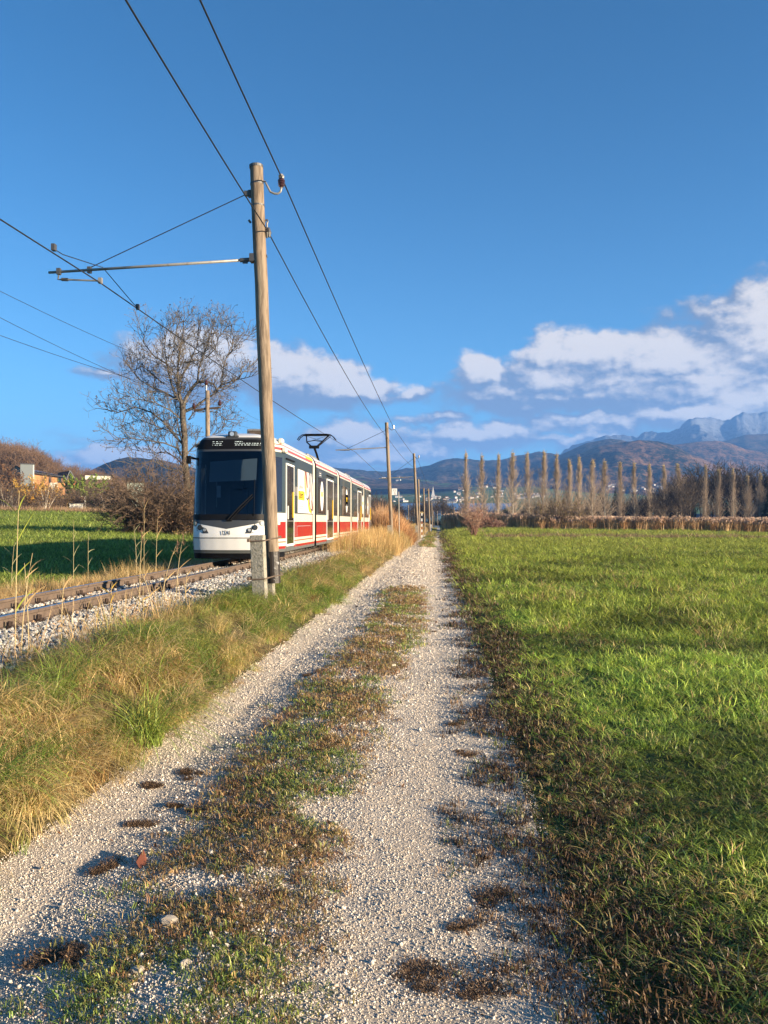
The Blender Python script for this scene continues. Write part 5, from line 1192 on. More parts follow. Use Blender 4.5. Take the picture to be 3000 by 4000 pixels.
# the big bare tree behind the tram, limbs laid out after the photograph
TD = 76.0
g = ground_at(738, TD); tree = empty('bare_tree', g, 'large bare broadleaf tree with a few withered leaves rising behind the tram', 'tree')
def tp(px, py, dd=0): return pt(px, py, TD + dd) - g
tr = MB(); tr.tube([tp(742, 2110), tp(738, 2000), tp(731, 1900), tp(722, 1800), tp(720, 1700), tp(713, 1640), tp(712, 1575)], [.50, .40, .33, .30, .30, .29, .30], 10); 
limbs = [([(712, 1590), (722, 1560), (745, 1520), (770, 1490), (805, 1490), (835, 1500), (850, 1530)], .22, 0, 1.5), ([(835, 1535), (862, 1505), (866, 1470), (872, 1430), (885, 1390), (905, 1350)], .12, .5, 1.3), ([(712, 1610), (760, 1590), (800, 1560), (840, 1535), (862, 1505)], .17, .8, .8), ([(862, 1505), (910, 1485), (960, 1475), (995, 1465)], .07, .3, 1),
    ([(850, 1520), (900, 1500), (925, 1480), (950, 1450), (975, 1430)], .06, 1, 1), ([(712, 1580), (700, 1545), (695, 1500), (692, 1440), (700, 1370), (712, 1310), (715, 1250)], .17, -.5, 1.5), ([(712, 1580), (685, 1545), (665, 1490), (650, 1420), (640, 1360), (648, 1290)], .12, .6, 1.5), ([(695, 1500), (725, 1440), (745, 1400), (770, 1340), (772, 1280)], .10, -1, 1.4),
    ([(770, 1490), (775, 1440), (790, 1390), (810, 1340), (825, 1290), (830, 1270)], .10, 1.2, 1.4), ([(800, 1400), (840, 1360), (850, 1320), (870, 1290)], .06, 1.0, 1.1), ([(690, 1560), (640, 1530), (590, 1510), (540, 1480), (500, 1430)], .10, 0, 1.2), ([(650, 1420), (600, 1390), (560, 1340), (560, 1290)], .08, -1.1, 1.3), ([(640, 1500), (600, 1465), (555, 1430), (505, 1450)], .07, 1.1, 1.2),
    ([(718, 1740), (680, 1700), (640, 1650), (590, 1610), (530, 1590), (460, 1610), (415, 1600)], .12, 0, 1.3), ([(700, 1700), (650, 1680), (600, 1660), (545, 1640), (480, 1660)], .07, -1.2, 1.2), ([(712, 1640), (660, 1600), (600, 1570), (540, 1560), (480, 1540)], .08, 1.2, 1.2), ([(722, 1800), (690, 1750), (640, 1730), (570, 1720), (500, 1710), (440, 1720)], .09, .8, 1.2),
    ([(722, 1780), (760, 1740), (800, 1720), (850, 1690), (880, 1660)], .07, .5, 1.1), ([(735, 1640), (760, 1605), (800, 1605), (850, 1610), (880, 1640)], .08, -.6, .8), ([(722, 1760), (700, 1690), (690, 1640), (700, 1580)], .09, 1, 1.0), ([(724, 1830), (690, 1790), (650, 1765), (600, 1770), (540, 1760)], .07, -1, 1.0), ([(730, 1860), (700, 1840), (650, 1830), (600, 1800), (560, 1810)], .06, 1, 1.0), ([(905, 1350), (910, 1310), (890, 1270)], .05, .5, 1), ([(885, 1390), (930, 1340), (960, 1300)], .05, 1, 1), ([(705, 1560), (680, 1480), (715, 1400), (680, 1330), (690, 1260)], .08, 1.5, 1.2)]
lm = [MB(), MB(), MB(), MB()]; lv = MB(); R = random.Random(11)
for pts, r, dz, den in limbs:
    sgn = 1 if R.random() < .5 else -1; P = [tp(x, y, dz * sgn * 2.2 * i / len(pts)) for i, (x, y) in enumerate(pts)]
    lm[0].tube(P, [r * (1 - .72 * i / (len(P) - 1)) for i in range(len(P))], 6, cap=False)
    for i in range(1, len(P)):
        seg = P[i] - P[i - 1]; k = max(1, int(seg.length / .36 * den))
        for j in range(k):
            pos = P[i - 1] + seg * ((j + R.random()) / k); ax = rv(R, 1).normalized(); side = seg.normalized().cross(ax).normalized()
            nd = (seg.normalized() * .7 + side * R.uniform(.5, 1.1)).normalized(); ln = R.uniform(.7, 1.6) * (1.05 if i > 1 else .8)
            grow(lm[1:], R, pos, nd, ln, .036, 0, 2, .13, (3, 4), lv, .2, .030)
    nd = (P[-1] - P[-2]).normalized(); grow(lm[1:], R, P[-1], nd, 1.3, .035, 0, 2, .1, (2, 4), lv, .2, .020)
tr.build('trunk', M['bark'], tree, smooth=True)
cr = MB(); 
for m_ in lm: cr.add(m_.v, m_.f)
cr.build('crown', M['branch'], tree); lv.build('withered_leaves', mat('withered_leaf', (.075, .055, .045), .9), tree)['kind'] = 'stuff'
# bushes
def bush(name, px, D, width, h, n, m, label, cat, seed, depth=2, leaf=None, arch=.0, trunk=None, group=None, tw=.02, lw=1.0, loc=None, flat=.6, dens=(2, 3), ll=(.05, .1), stemr=.035, pose=None):
    R = random.Random(seed); p = loc or ground_at(px, D, -.05); root = empty(name, p, label, cat, group)
    a = MB(); b = MB(); lvs = MB() if leaf else None
    for i in range(n):
        an = R.uniform(0, 6.283); rr = math.sqrt(R.random()); base = Vector((math.cos(an) * rr * width * .22, math.sin(an) * rr * width * .22 * flat, 0))
        d = Vector((math.cos(an) * (.2 + .75 * rr) * width / h * .9, math.sin(an) * (.2 + .7 * rr) * flat, 1)).normalized()
        L = h * R.uniform(.55, 1.0) * (1 - .25 * rr); q = base.copy(); pts = [q.copy()]
        for k in range(5):
            d = (d + rv(R, .10) + Vector((0, 0, -arch * k * rr))).normalized(); q = q + d * L / 5; pts.append(q.copy())
            if k > 0 or R.random() < .5:
                for _ in range(R.randint(1, 2)):
                    s = (d + rv(R, .6)).normalized(); grow([b], R, q, s, L * R.uniform(.16, .32), tw * .8, 0, depth - 1, .06, dens, None, .2, tw)
                    if leaf:
                        for _ in range(int(3 * lw)):
                            c = q + s * L * R.uniform(.05, .3) + rv(R, .12); z = R.uniform(*ll); u = rv(R, 1).normalized() * z; w_ = rv(R, 1).normalized() * z; lvs.add([c - u, c + w_, c + u, c - w_], [(0, 1, 2, 3)])
        a.tube(pts, [max(stemr * (1 - i_ / 6), tw * .5) for i_ in range(6)], 4, cap=False)
    a.build('trunk' if trunk else 'stems', M['bark_pale'] if trunk == 'pale' else m, root); b.build('twigs', m, root)
    if leaf: lvs.build('foliage', leaf, root)['kind'] = 'stuff'
    return root
L_yel = leafmat('yellow_birch_leaves', .4, base=(.62, .38, .06)); L_grn = leafmat('yellow_green_leaves', .4, base=(.24, .32, .035)); L_brn = leafmat('brown_leaves', .3, base=(.17, .09, .04)); L_och = leafmat('ochre_leaves', .35, base=(.26, .17, .06)); L_dk = leafmat('dark_leaves', .2, base=(.035, .05, .02))
bush('thicket', 645, 74, 9.5, 7.0, 150, M['twig'], 'wide tangled leafless thicket below the large bare tree', 'bush', 21, depth=3, arch=.06, tw=.028, stemr=.05)
bush('thicket', 700, 72, 7.0, 4.2, 90, M['twig'], 'dense reddish brown undergrowth between thicket and tram', 'bush', 22, depth=2, leaf=L_brn, arch=.08, tw=.022)
bush('undergrowth', 560, 73, 7.0, 1.9, 90, M['twig'], 'low brown undergrowth at the left foot of the thicket', 'bush', 23, depth=2, leaf=L_brn, arch=.12, tw=.02)
bush('undergrowth', 735, 70, 4.5, 1.3, 60, M['twig'], 'yellowish leafy undergrowth beside the tram front', 'bush', 24, depth=2, leaf=L_och, arch=.12, tw=.02)
bush('bush', 1850, 77, .85, 3.6, 60, M['twig_red'], 'bare pinkish bush standing alone at the near edge of the meadow', 'bush', 25, depth=2, arch=.05, tw=.018, leaf=None, stemr=.02)
bush('bush', 1905, 118, 4.5, 2.6, 60, M['twig_red'], 'dark red bush behind the lone pinkish bush', 'bush', 26, depth=2, leaf=leafmat('dark_red_leaves', .2, base=(.12, .03, .03)), arch=.05, tw=.03)
bush('leafy_shrub', 2185, 128, 8.0, 5.6, 70, M['twig'], 'olive brown leafy shrub in the reeds below the poplars', 'bush', 27, depth=2, leaf=leafmat('olive_leaves', .35, base=(.20, .15, .05)), arch=.04, tw=.03, ll=(.05, .12), lw=1.6)
bush('leafy_tree', 335, 225, 8.0, 10.5, 46, M['twig'], 'rounded yellow green tree between the gabled house and the pale roof', 'tree', 28, depth=2, leaf=L_grn, tw=.04, ll=(.11, .22), lw=16, trunk='dark')
bush('leafy_tree', 135, 180, 7.4, 7.6, 46, M['twig'], 'golden birch like shrub in front of the orange house', 'tree', 29, depth=2, leaf=L_yel, tw=.03, ll=(.09, .18), lw=15)
bush('leafy_tree', 235, 185, 5.6, 5.8, 36, M['twig'], 'pale ochre shrub below the orange house gable', 'tree', 30, depth=2, leaf=L_och, tw=.03, ll=(.08, .16), lw=8)
bush('leafy_tree', 10, 200, 7.5, 12, 46, M['twig'], 'rust brown tree at the left edge in front of the barn', 'tree', 31, depth=2, leaf=leafmat('rust_leaves', .35, base=(.20, .10, .04)), tw=.04, ll=(.10, .2), lw=11)
for i, (px, D, h, wd, pale, lb) in enumerate([(18, 165, 7, 3.2, 1, 'bare pale stemmed tree nearest the left edge'), (45, 166, 6.2, 3, 1, 'bare slender tree second from the left edge'), (176, 160, 8, 3, 1, 'thin pale trunk right of the golden shrub'), (80, 170, 5, 4, 0, 'low brown shrub left of the golden shrub'), (215, 168, 5, 5, 0, 'brown bare shrub before the ochre shrub'),
    (262, 170, 5.6, 5, 0, 'brown bare shrub left of the white shed'), (345, 172, 6.5, 6, 0, 'tall brown shrub right of the white shed'), (385, 168, 6, 4.5, 0, 'spreading brown shrub below the pale roofed building'), (424, 160, 5.2, 4.2, 1, 'small bare tree with a pale trunk below the dark building'), (460, 162, 5.5, 4.5, 1, 'bare tree close to the left rim of the thicket'), (500, 165, 6.5, 6, 0, 'brown brush right behind the thicket edge'), (305, 190, 4.4, 5, 0, 'brush between the two sheds'), (120, 158, 3.0, 6, 0, 'low brush under the golden shrub'), (-40, 170, 6, 5, 0, 'brush beyond the left border')]):
    bush('bare_shrub' if not pale else 'bare_small_tree', px, D, wd, h, 12 if pale else 22, M['twig'], lb, 'tree' if pale else 'bush', 40 + i, depth=3 if not pale else 3, tw=.035, trunk='pale' if pale else None, stemr=.07 if pale else .03)
# reed fringe along the far rim of the left field
Rp = [blades(71, 22, .35, (.5, 1.5), (.02, .04), (.1, .9), segs=2, lean=.2), blades(72, 20, .4, (.4, 1.2), (.02, .04), (.1, 1.0), segs=2, lean=.25)]
n = 2600; rg = np.random.default_rng(5); px = rg.uniform(-250, 640, n); DD = 152 + rg.uniform(0, 16, n) - 12 * sm(300, 560, px)
Pz = np.array([list(ground_at(a, b)) for a, b in zip(px, DD)])
scatter('field_edge_reeds', Pz, [proto(b, M['dry']) for b in Rp], rg.integers(0, 2, n), upright(rg, n, .1), np.stack([np.ones(n), np.ones(n), rg.uniform(.7, 1.4, n)], 1), pick(rg, [(.30, .19, .10), (.24, .14, .07), (.40, .28, .15)], [3, 3, 1], n), 'pinkish brown reeds along the far rim of the left field', 'reeds')
# broad reed bed on the right
Rp = [blades(73, 24, .5, (1.4, 2.3), (.03, .055), (.05, .5), segs=3, lean=.10), blades(74, 24, .5, (1.3, 2.2), (.03, .055), (.05, .6), segs=3, lean=.12)]
plm = MB(); Rr = random.Random(4)
for k in range(14):
    x, y = Rr.uniform(-.5, .5), Rr.uniform(-.5, .5); z = Rr.uniform(1.7, 2.35); plm.tube([(x, y, z - .35), (x + .04, y, z - .12), (x + .14, y, z)], [.02, .07, .01], 4, cap=False)
pts = []; 
for (x0, x1, d0, d1, n) in ((1735, 3150, 0, 10, 4200), (1735, 3150, 10, 22, 2600)):
    px = rg.uniform(x0, x1, n); De = np.interp(px, [1735, 1900, 2100, 2600, 3150], [136, 131, 127, 121, 115]) + rg.uniform(d0, d1, n); pts += list(zip(px, De))
Pz = np.array([list(at(a, b, z=0)) for a, b in pts]); Pz[:, 2] = gz(Pz[:, 0], Pz[:, 1]); n = len(Pz)
hh = np.interp([a for a, b in pts], [1735, 2100, 2600, 3000], [1.12, .95, .92, .88]) * rg.uniform(.85, 1.12, n) * (.9 + .3 * fbm(Pz[:, 0] * .15, Pz[:, 1] * .1, 2, 3))
RC = pick(rg, [(.66, .42, .20), (.50, .29, .13), (.76, .52, .27)], [3, 3, 1.5], n) * (.72 + .55 * fbm(Pz[:, 0] * .22, Pz[:, 1] * .05, 2, 44))[:, None]
scatter('reed_bed', Pz, [proto(b, M['dry']) for b in Rp], rg.integers(0, 2, n), upright(rg, n, .05), np.stack([np.ones(n), np.ones(n), hh], 1), RC, 'long bed of tall brown reeds behind the right meadow', 'reeds')
k = rg.random(n) < .45; scatter('reed_plumes', Pz[k], [proto(plm, M['dry'])], np.zeros(k.sum(), int), upright(rg, k.sum(), .04), np.stack([np.ones(k.sum())] * 2 + [hh[k]], 1), pick(rg, [(.48, .32, .22), (.58, .42, .29)], [2, 1], k.sum()), 'feathery tops of the reed bed', 'reed plumes')
# reed stand between rails and poles
n = 900; px = rg.uniform(1440, 1608, n); DD = rg.uniform(52, 66, n); hgt = np.interp(px, [1440, 1500, 1560, 1608], [1.85, 1.65, 1.15, .4]) * rg.uniform(.75, 1.1, n)
Pz = np.array([list(ground_at(a, b)) for a, b in zip(px, DD)]); ok = (-Pz[:, 0] < 4.2) | (Pz[:, 1] > 56); ok &= (-Pz[:, 0] < 4.3)
Pz = Pz[ok]; hgt = hgt[ok]; n = len(Pz)
scatter('trackside_reeds', Pz, [proto(blades(75, 26, .3, (1.0, 1.9), (.014, .03), (.2, 1.6), segs=4, lean=.2), M['dry'])], np.zeros(n, int), upright(rg, n, .1), np.stack([np.ones(n) * .8, np.ones(n) * .8, hgt], 1), pick(rg, [(.56, .32, .15), (.42, .23, .11), (.66, .42, .21)], [3, 2, 1], n), 'tall rusty reeds standing between the tram and the poles', 'reeds')
# poplars
def poplar_meshes(seed, H=17.0, w_=1.0):
    R = random.Random(seed); t = MB(); b = MB(); l = MB()
    px = [Vector((0, 0, -.5))]; q = Vector((0, 0, 0))
    for i in range(12): q = q + Vector((R.gauss(0, .06), R.gauss(0, .06), H / 12)); px.append(q.copy())
    t.tube(px, [.16 * (1 - .86 * i / 12) for i in range(13)], 6)
    cl_ = [R.random() for _ in range(9)]
    for i in range(380):
        f = min(.96, max(.05, R.choice(cl_) * .9 + R.gauss(0, .06))) if R.random() < .5 else R.random() ** 1.1 * .90 + .04; z = f * H; j = min(int(f * 12), 11); base = px[j + 1].copy(); base.z = z
        an = R.uniform(0, 6.28); L = (1.3 + 2.8 * (1 - f) ** .7) * R.uniform(.6, 1.1) * (.55 if f < .12 else 1); sp = R.uniform(.2, 1.25) * (1.15 - .75 * f) * w_ * (1.0 if f < .7 else .6)
        d = Vector((math.cos(an) * sp, math.sin(an) * sp, 1)).normalized(); pts = [base]; q = base.copy()
        for k in range(4):
            d = (d + rv(R, .06) + Vector((-math.cos(an) * .06, -math.sin(an) * .06, .05))).normalized(); q = q + d * L / 4; pts.append(q.copy())
            for _ in range(2): 
                s = (d + rv(R, .28)).normalized(); b.tube([q, q + s * L * .16, q + (s + rv(R, .1)) * L * .32], [.013, .011, .008], 3, cap=False)
        b.tube(pts, [.018, .015, .012, .010, .007], 3, cap=False)
    for i in range(130):
        c = px[-1] + Vector((R.gauss(0, .22), R.gauss(0, .22), R.uniform(-1.5, .5))); s = R.uniform(.06, .13); u = rv(R, 1).normalized() * s; v = rv(R, 1).normalized() * s; l.add([c - u, c + v, c + u, c - v], [(0, 1, 2, 3)])
    return t, b, l
L_pop = leafmat('pale_yellow_poplar_leaves', .4, base=(.58, .46, .20)); pm = []
for k in range(4):
    t, b, l = poplar_meshes(500 + k, 17, (1.0, .75, .9, 1.1)[k]); root = None; ms = []
    for q, nm, mm in ((t, 'trunk', M['bark_pale']), (b, 'crown', M['poptwig']), (l, 'top_leaves', L_pop)):
        me = bpy.data.meshes.new('poplar_' + nm); me.from_pydata(q.v, [], q.f); me.materials.append(mm); me.update(); ms.append((nm, me))
    pm.append(ms)
PT = [(1821, 1778), (1884, 1788), (1944, 1784), (2002, 1777), (2065, 1774), (2121, 1769), (2170, 1784), (2222, 1801), (2268, 1793), (2314, 1801), (2362, 1809), (2426, 1812), (2481, 1815), (2541, 1820), (2596, 1823), (2652, 1817), (2753, 1824), (2805, 1839), (2868, 1835), (2922, 1861), (2968, 1855)]
ORD = ['leftmost', 'second', 'third', 'fourth', 'fifth', 'sixth', 'seventh', 'eighth', 'ninth', 'tenth', 'eleventh', 'twelfth', 'thirteenth', 'fourteenth', 'fifteenth', 'sixteenth', 'seventeenth', 'eighteenth', 'nineteenth', 'twentieth', 'rightmost']
R = random.Random(77)
for i, (px, py) in enumerate(PT):
    D = 192 + 46 * i / 20; p = at(px, D, z=0); p.z = 0; H = CH + (HY - py) / F * D
    root = empty('poplar', p, ('%s poplar of the row behind the reeds%s' % (ORD[i], ', broad and standing before the lake' if i == 0 else ', narrow with a yellow leafed top' if i == 1 else '' if i in (0, 20) else ', counted from the left')), 'poplar', 'row of bare poplars with pale leafy tips')
    for nm, me in pm[R.randrange(4)]:
        o = link(nm, me, root); o['kind'] = 'stuff' if nm == 'top_leaves' else ''; 
        if nm != 'top_leaves': del o['kind']
    s = H / 17.0; root.scale = (s * R.uniform(.95, 1.5) * (1.15 if i == 0 else 1), s * 1.0, s); root.rotation_euler.z = R.uniform(0, 6.28)
# conifers and dark wood behind
def conifer_mesh(seed, H=15):
    R = random.Random(seed); mb = MB(); mb.tube([(0, 0, 0), (0, 0, H)], [.2, .03], 5)
    z = 1.0
    while z < H * .97:
        rr = (1 - z / H) ** .85 * H * .21 + .15; n = 9
        for k in range(n):
            a = 6.283 * (k + R.random()) / n; L = rr * R.uniform(.7, 1.15); e = Vector((math.cos(a) * L, math.sin(a) * L, z - L * .35)); sd = Vector((-math.sin(a), math.cos(a), 0)) * L * .30
            mid = Vector((math.cos(a) * L * .5, math.sin(a) * L * .5, z - L * .08)); mb.add([(0, 0, z), mid + sd, e, mid - sd, mid - Vector((0, 0, L * .35))], [(0, 1, 2), (0, 2, 3), (0, 4, 2)])
        z += H * .032
    return mb
cm = []
for k in range(3):
    q = conifer_mesh(600 + k); me = bpy.data.meshes.new('conifer'); me.from_pydata(q.v, [], q.f); me.materials.append(M['conifer']); me.update(); cm.append(me)
used_ = {}
R = random.Random(8)
for i, (px, py, D) in enumerate([(2150, 1935, 225), (2205, 1915, 228), (2245, 1945, 226), (2255, 1914, 230), (2310, 1915, 228), (2340, 1895, 232), (2350, 1893, 240), (2405, 1893, 236), (2420, 1925, 234), (2470, 1925, 238), (2510, 1930, 240), (2570, 1935, 240), (2625, 1930, 242), (2700, 1950, 244), (2760, 1940, 246), (2830, 1930, 248), (2895, 1925, 250), (2960, 1930, 250), (3010, 1890, 235), (2100, 1960, 224), (1760, 1968, 330), (1900, 1985, 240), (1790, 1990, 300), (1478, 1955, 300), (1530, 1950, 300), (1555, 1952, 290), (1500, 1975, 280), (3080, 1880, 235)]):
    p = at(px, D, z=0); H = CH + (HY - py) / F * D; o = link('conifer', cm[i % 3]); o.location = (p.x, p.y, -.2); o.scale = [H / 15 * R.uniform(1.0, 1.4)] * 2 + [H / 15]; o.rotation_euler.z = R.random() * 6
    if 1815 < px < 2990:
        q = min(range(21), key=lambda k: abs(PT[k][0] - px)); key = (q, px < PT[q][0]); used_.setdefault(key, 0); used_[key] += 1
        lb = 'dark conifer just %s of the %s poplar%s' % ('left' if px < PT[q][0] else 'right', ORD[q] if q in (0, 20) else ORD[q] + ' from the left', ', the slightly farther one' if used_[key] > 1 else '')
    elif px > 2990: lb = 'dark conifer at the right edge beyond the last poplar' if px < 3050 else 'dark conifer outside the right edge of the wood'
    else: lb = {1760: 'dark conifer right of the distant white pole beyond the path', 1790: 'low dark conifer beyond the reeds near the lone pinkish bush', 1478: 'tallest dark conifer left of the kilometre board', 1530: 'dark conifer behind the second wooden pole', 1555: 'dark conifer behind the kilometre board post', 1500: 'small dark conifer between the tram rear and the second pole'}[px]
    tagp(o, lb, 'conifer', 'dark conifers beyond the reed bed')
def bare_proto(seed, H, m, wv=.05, maxd=3, spread=.35, n0=18):
    R = random.Random(seed); a = MB(); k = 7; q = Vector((0, 0, -.3)); pts = [q.copy()]
    for i in range(k): q = q + Vector((R.gauss(0, .12), R.gauss(0, .12), H * .8 / k)); pts.append(q.copy())
    a.tube(pts, [.20 * (1 - .8 * i / k) for i in range(k + 1)], 5, cap=False)
    for i in range(n0):
        f = R.uniform(.28, 1.0); j = min(int(f * k), k - 1); b = pts[j].lerp(pts[j + 1], f * k - j); an = R.uniform(0, 6.28)
        grow([a], R, b, Vector((math.cos(an) * .8, math.sin(an) * .8, .8)).normalized(), H * spread * R.uniform(.45, .8), wv, 0, maxd - 1, .12, (2, 4), None, .15, wv)
    return a
bm_ = [proto(bare_proto(700 + k, 13, M['twig_dark'], .07, 3), M['twig_dark']) for k in range(3)]
def wood(name, pts, protos, sc_, label, cat, tilt=.03, seed=3):
    rg = np.random.default_rng(seed); n = len(pts); P = np.array(pts, float); s = np.array(sc_)
    scatter(name, P, protos, rg.integers(0, len(protos), n), upright(rg, n, tilt), np.stack([s * rg.uniform(.8, 1.15, n), s * rg.uniform(.8, 1.15, n), s], 1), np.ones((n, 3)) * .1, label, cat)
R = random.Random(14); pts = []; sc_ = []
def addw(x0, x1, D0, D1, n, top, hmul=13.0, gnd=None):
    for _ in range(n):
        px = R.uniform(x0, x1); D = R.uniform(D0, D1); p = at(px, D, z=0); g_ = 0 if gnd is None else gnd(p); ty = np.interp(px, [t[0] for t in top], [t[1] for t in top]) + R.uniform(-6, 22)
        H = CH + (HY - ty) / F * D - g_
        if H > 1.5: pts.append((p.x, p.y, g_ - .2)); sc_.append(H / hmul)
addw(1880, 2720, 215, 250, 150, [(1880, 1995), (2000, 1985), (2150, 1970), (2400, 1950), (2560, 1935), (2650, 1905), (2720, 1870)]); addw(2610, 3200, 240, 262, 62, [(2610, 1900), (2680, 1856), (2760, 1845), (2860, 1846), (2930, 1858), (3000, 1845), (3200, 1840)])
wood('bare_wood', pts, bm_, sc_, 'dark leafless wood behind the row of poplars', 'wood')
pts = []; sc_ = []; addw(1380, 1900, 300, 345, 150, [(1380, 1945), (1480, 1950), (1560, 1975), (1640, 1970), (1680, 1955), (1720, 1950), (1780, 1975), (1830, 1990), (1900, 1985)])
wood('valley_wood', pts, bm_, sc_, 'dark trees closing the view beyond the end of the path', 'wood', seed=5)
lwp = [proto(blades(81, 260, 3.0, (.5, 2.4), (.08, .18), (.2, 1.2), segs=2, lean=.6), M['under'])]
rg = np.random.default_rng(12); n = 420; px = rg.uniform(1380, 3250, n); DD = np.interp(px, [1380, 1740, 1900, 2200, 3250], [310, 300, 232, 225, 245]) + rg.uniform(0, 12, n); Pz = np.array([list(at(a, b, z=-.2)) for a, b in zip(px, DD)])
scatter('wood_undergrowth', Pz, lwp, np.zeros(n, int), upright(rg, n, .05), np.stack([np.ones(n), np.ones(n), rg.uniform(.7, 1.6, n)], 1), pick(rg, [(.03, .035, .018), (.06, .045, .025)], [2, 2], n), 'dark undergrowth of the wood behind the reeds', 'undergrowth')
# beech wood on the left hill
lb_ = [proto(bare_proto(720 + k, 15, M['twig'], .06, 3, .30, 20), M['beech']) for k in range(3)]
hillo = [BVHTree.FromObject(o, dg) for o in bpy.data.objects if o.name.startswith('left_wooded_slope')][0]
def hz(x, y):
    h = hillo.ray_cast(Vector((x, y, 400)), Vector((0, 0, -1))); return h[0].z if h[0] is not None else 6
pts = []; sc_ = []
for _ in range(560):
    px = R.uniform(-350, 640); f = R.random(); D = 275 + f * 140; p = at(px, D, z=0); z = hz(p.x, p.y); ty = np.interp(px, [-350, 0, 60, 130, 180, 215, 235, 270, 340, 420, 520, 640], [1690, 1722, 1735, 1750, 1772, 1800, 1815, 1812, 1828, 1850, 1868, 1900]) + R.uniform(-4, 26)
    H = CH + (HY - ty) / F * D - z; H = min(H, 19 if px < 220 else 12)
    if H > 3: pts.append((p.x, p.y, z - .3)); sc_.append(H / 15)
wood('beech_wood', pts, lb_, sc_, 'leafless brown beech wood on the hill behind the houses', 'wood', seed=6)

# ---------------------------------------------------------------- houses on the left
def face_rot(): return Matrix.Rotation(TH + .25, 4, 'Z')
HD = 245
def hp(px, py, dd=0): return pt(px, py, HD + dd)
def house(name, x0, x1, D, ytop, label, cat='house'):
    c = at((x0 + x1) / 2, D, z=0); g_ = gzz(c.x, c.y) - .5; root = empty(name, (c.x, c.y, g_), label, cat, rz=math.atan2(-c.x, c.y)); W = (x1 - x0) / F * D; H = CH + (HY - ytop) / F * D - g_
    return root, W, H
M_or = mat('orange_timber_wall', (.46, .22, .085), .8, var=[(1.5, (.38, .19, .08), .4, .7)]); M_barn = mat('silvery_barn_boards', (.33, .28, .23), .9, var=[(2, (.22, .19, .16), .4, .7)], stretch=(3, 3, .2)); M_dkroof = mat('dark_slate_roof', (.035, .035, .04), .7); M_pv = mat('solar_panel_glass', (.05, .12, .28), .12, spec=.8, coat=.6); M_tower = mat('grey_render', (.15, .17, .175), .85); M_red = mat('red_brown_tiles', (.17, .055, .035), .85); M_bal = mat('orange_balcony_wood', (.34, .11, .03), .7); M_cream = mat('cream_wall', (.60, .56, .46), .8); M_brown = mat('brown_boarding', (.10, .06, .04), .85)
r, W, H = house('orange_house', 128, 249, HD, 1840, 'orange timber house with solar panels on its dark roof')
Z = lambda py, D=HD: CH + (HY - py) / F * D - r.location.z
z0 = Z(1838); z1 = Z(1857)
mb = MB(); hw = W / 2; mb.add([(-hw, 0, 0), (hw, 0, 0), (hw, 0, z1 - .3), (-hw, 0, z0 - .6), (-hw, 9, 0), (hw, 9, 0), (hw, 9, z1 - .3), (-hw, 9, z0 - .6)], [(0, 1, 2, 3), (1, 5, 6, 2), (5, 4, 7, 6), (4, 0, 3, 7)]); mb.build('wall', M_or, r)
mb = MB(); mb.add([(-hw, -1.2, z0 - .6), (hw + .6, -1.0, z1 - .4), (hw + .6, 9.5, z1 + .2), (-hw, 9.5, Z(1828)), (-hw, -1.2, z0 - .9), (hw + .6, -1.0, z1 - .7), (hw + .6, 9.5, z1 - .1), (-hw, 9.5, Z(1828) - .3)], [(0, 1, 2, 3), (4, 7, 6, 5), (0, 4, 5, 1), (1, 5, 6, 2)]); rf = mb.build('roof', M_dkroof, r)
def roofp(u, v): 
    a = Vector((-hw, -1.2, z0 - .6)).lerp(Vector((hw + .6, -1.0, z1 - .4)), u); b = Vector((-hw, 9.5, Z(1828))).lerp(Vector((hw + .6, 9.5, z1 + .2)), u); return a.lerp(b, v) + Vector((0, 0, .12))
for u in range(6): 
    for v in range(2): MB().add([roofp(.02 + u * .12, .25 + v * .36), roofp(.13 + u * .12, .25 + v * .36), roofp(.13 + u * .12, .59 + v * .36), roofp(.02 + u * .12, .59 + v * .36)], [(0, 1, 2, 3)]).build('solar_panel', M_pv, rf)
for (a, b, c, d) in ((190, 200, 1862, 1888), (221, 243, 1864, 1886)):
    x = (a - 188.5) / F * HD; x2 = (b - 188.5) / F * HD; w_ = MB().box(((x + x2) / 2, -.06, (Z(c) + Z(d)) / 2), (x2 - x, .12, Z(c) - Z(d))).build('window', M_or2, r)
    MB().box(((x + x2) / 2 - .12 * (x2 - x), -.14, (Z(c) + Z(d)) / 2), ((x2 - x) * .5, .06, (Z(c) - Z(d)) * .85)).build('pane', M['t_glassd'], w_)
MB().box((W * .5 - 3.2, -.08, (Z(1885) + Z(1920)) / 2), (2.2, .1, Z(1885) - Z(1920))).build('lower_panel', M_cream, r)
MB().box((-hw + 1, -.7, Z(1925)), (2.5, 1.2, 5)).build('annex', M_bal, r)
r, W, H = house('grey_tower', 81, 131, HD - 4, 1813, 'grey rendered square stair tower beside the orange house', 'tower'); MB().box((-W * .06, 1.5, H / 2), (W * .88, 3.4, H)).build('wall', M_tower, r); MB().box((W * .44, 1.6, H / 2 - .1), (W * .10, 3.2, H)).build('side_strip', M_tower2, r); MB().box((0, 1.5, H + .08), (W * 1.05, 3.8, .25)).build('roof', M_dkroof, r)
r, W, H = house('barn', 33, 84, HD, 1820, 'weathered timber barn left of the grey tower', 'barn'); 
mb = MB(); h1 = H - 1.2; mb.add([(-W / 2, 0, 0), (W / 2, 0, 0), (W / 2, 0, h1), (W * .05, 0, H), (-W / 2, 0, h1 - .8), (-W / 2, 8, 0), (W / 2, 8, 0), (W / 2, 8, h1), (W * .05, 8, H), (-W / 2, 8, h1 - .8)], [(0, 1, 2, 3, 4), (1, 6, 7, 2), (0, 4, 9, 5)]); mb.build('wall', M_barn, r)
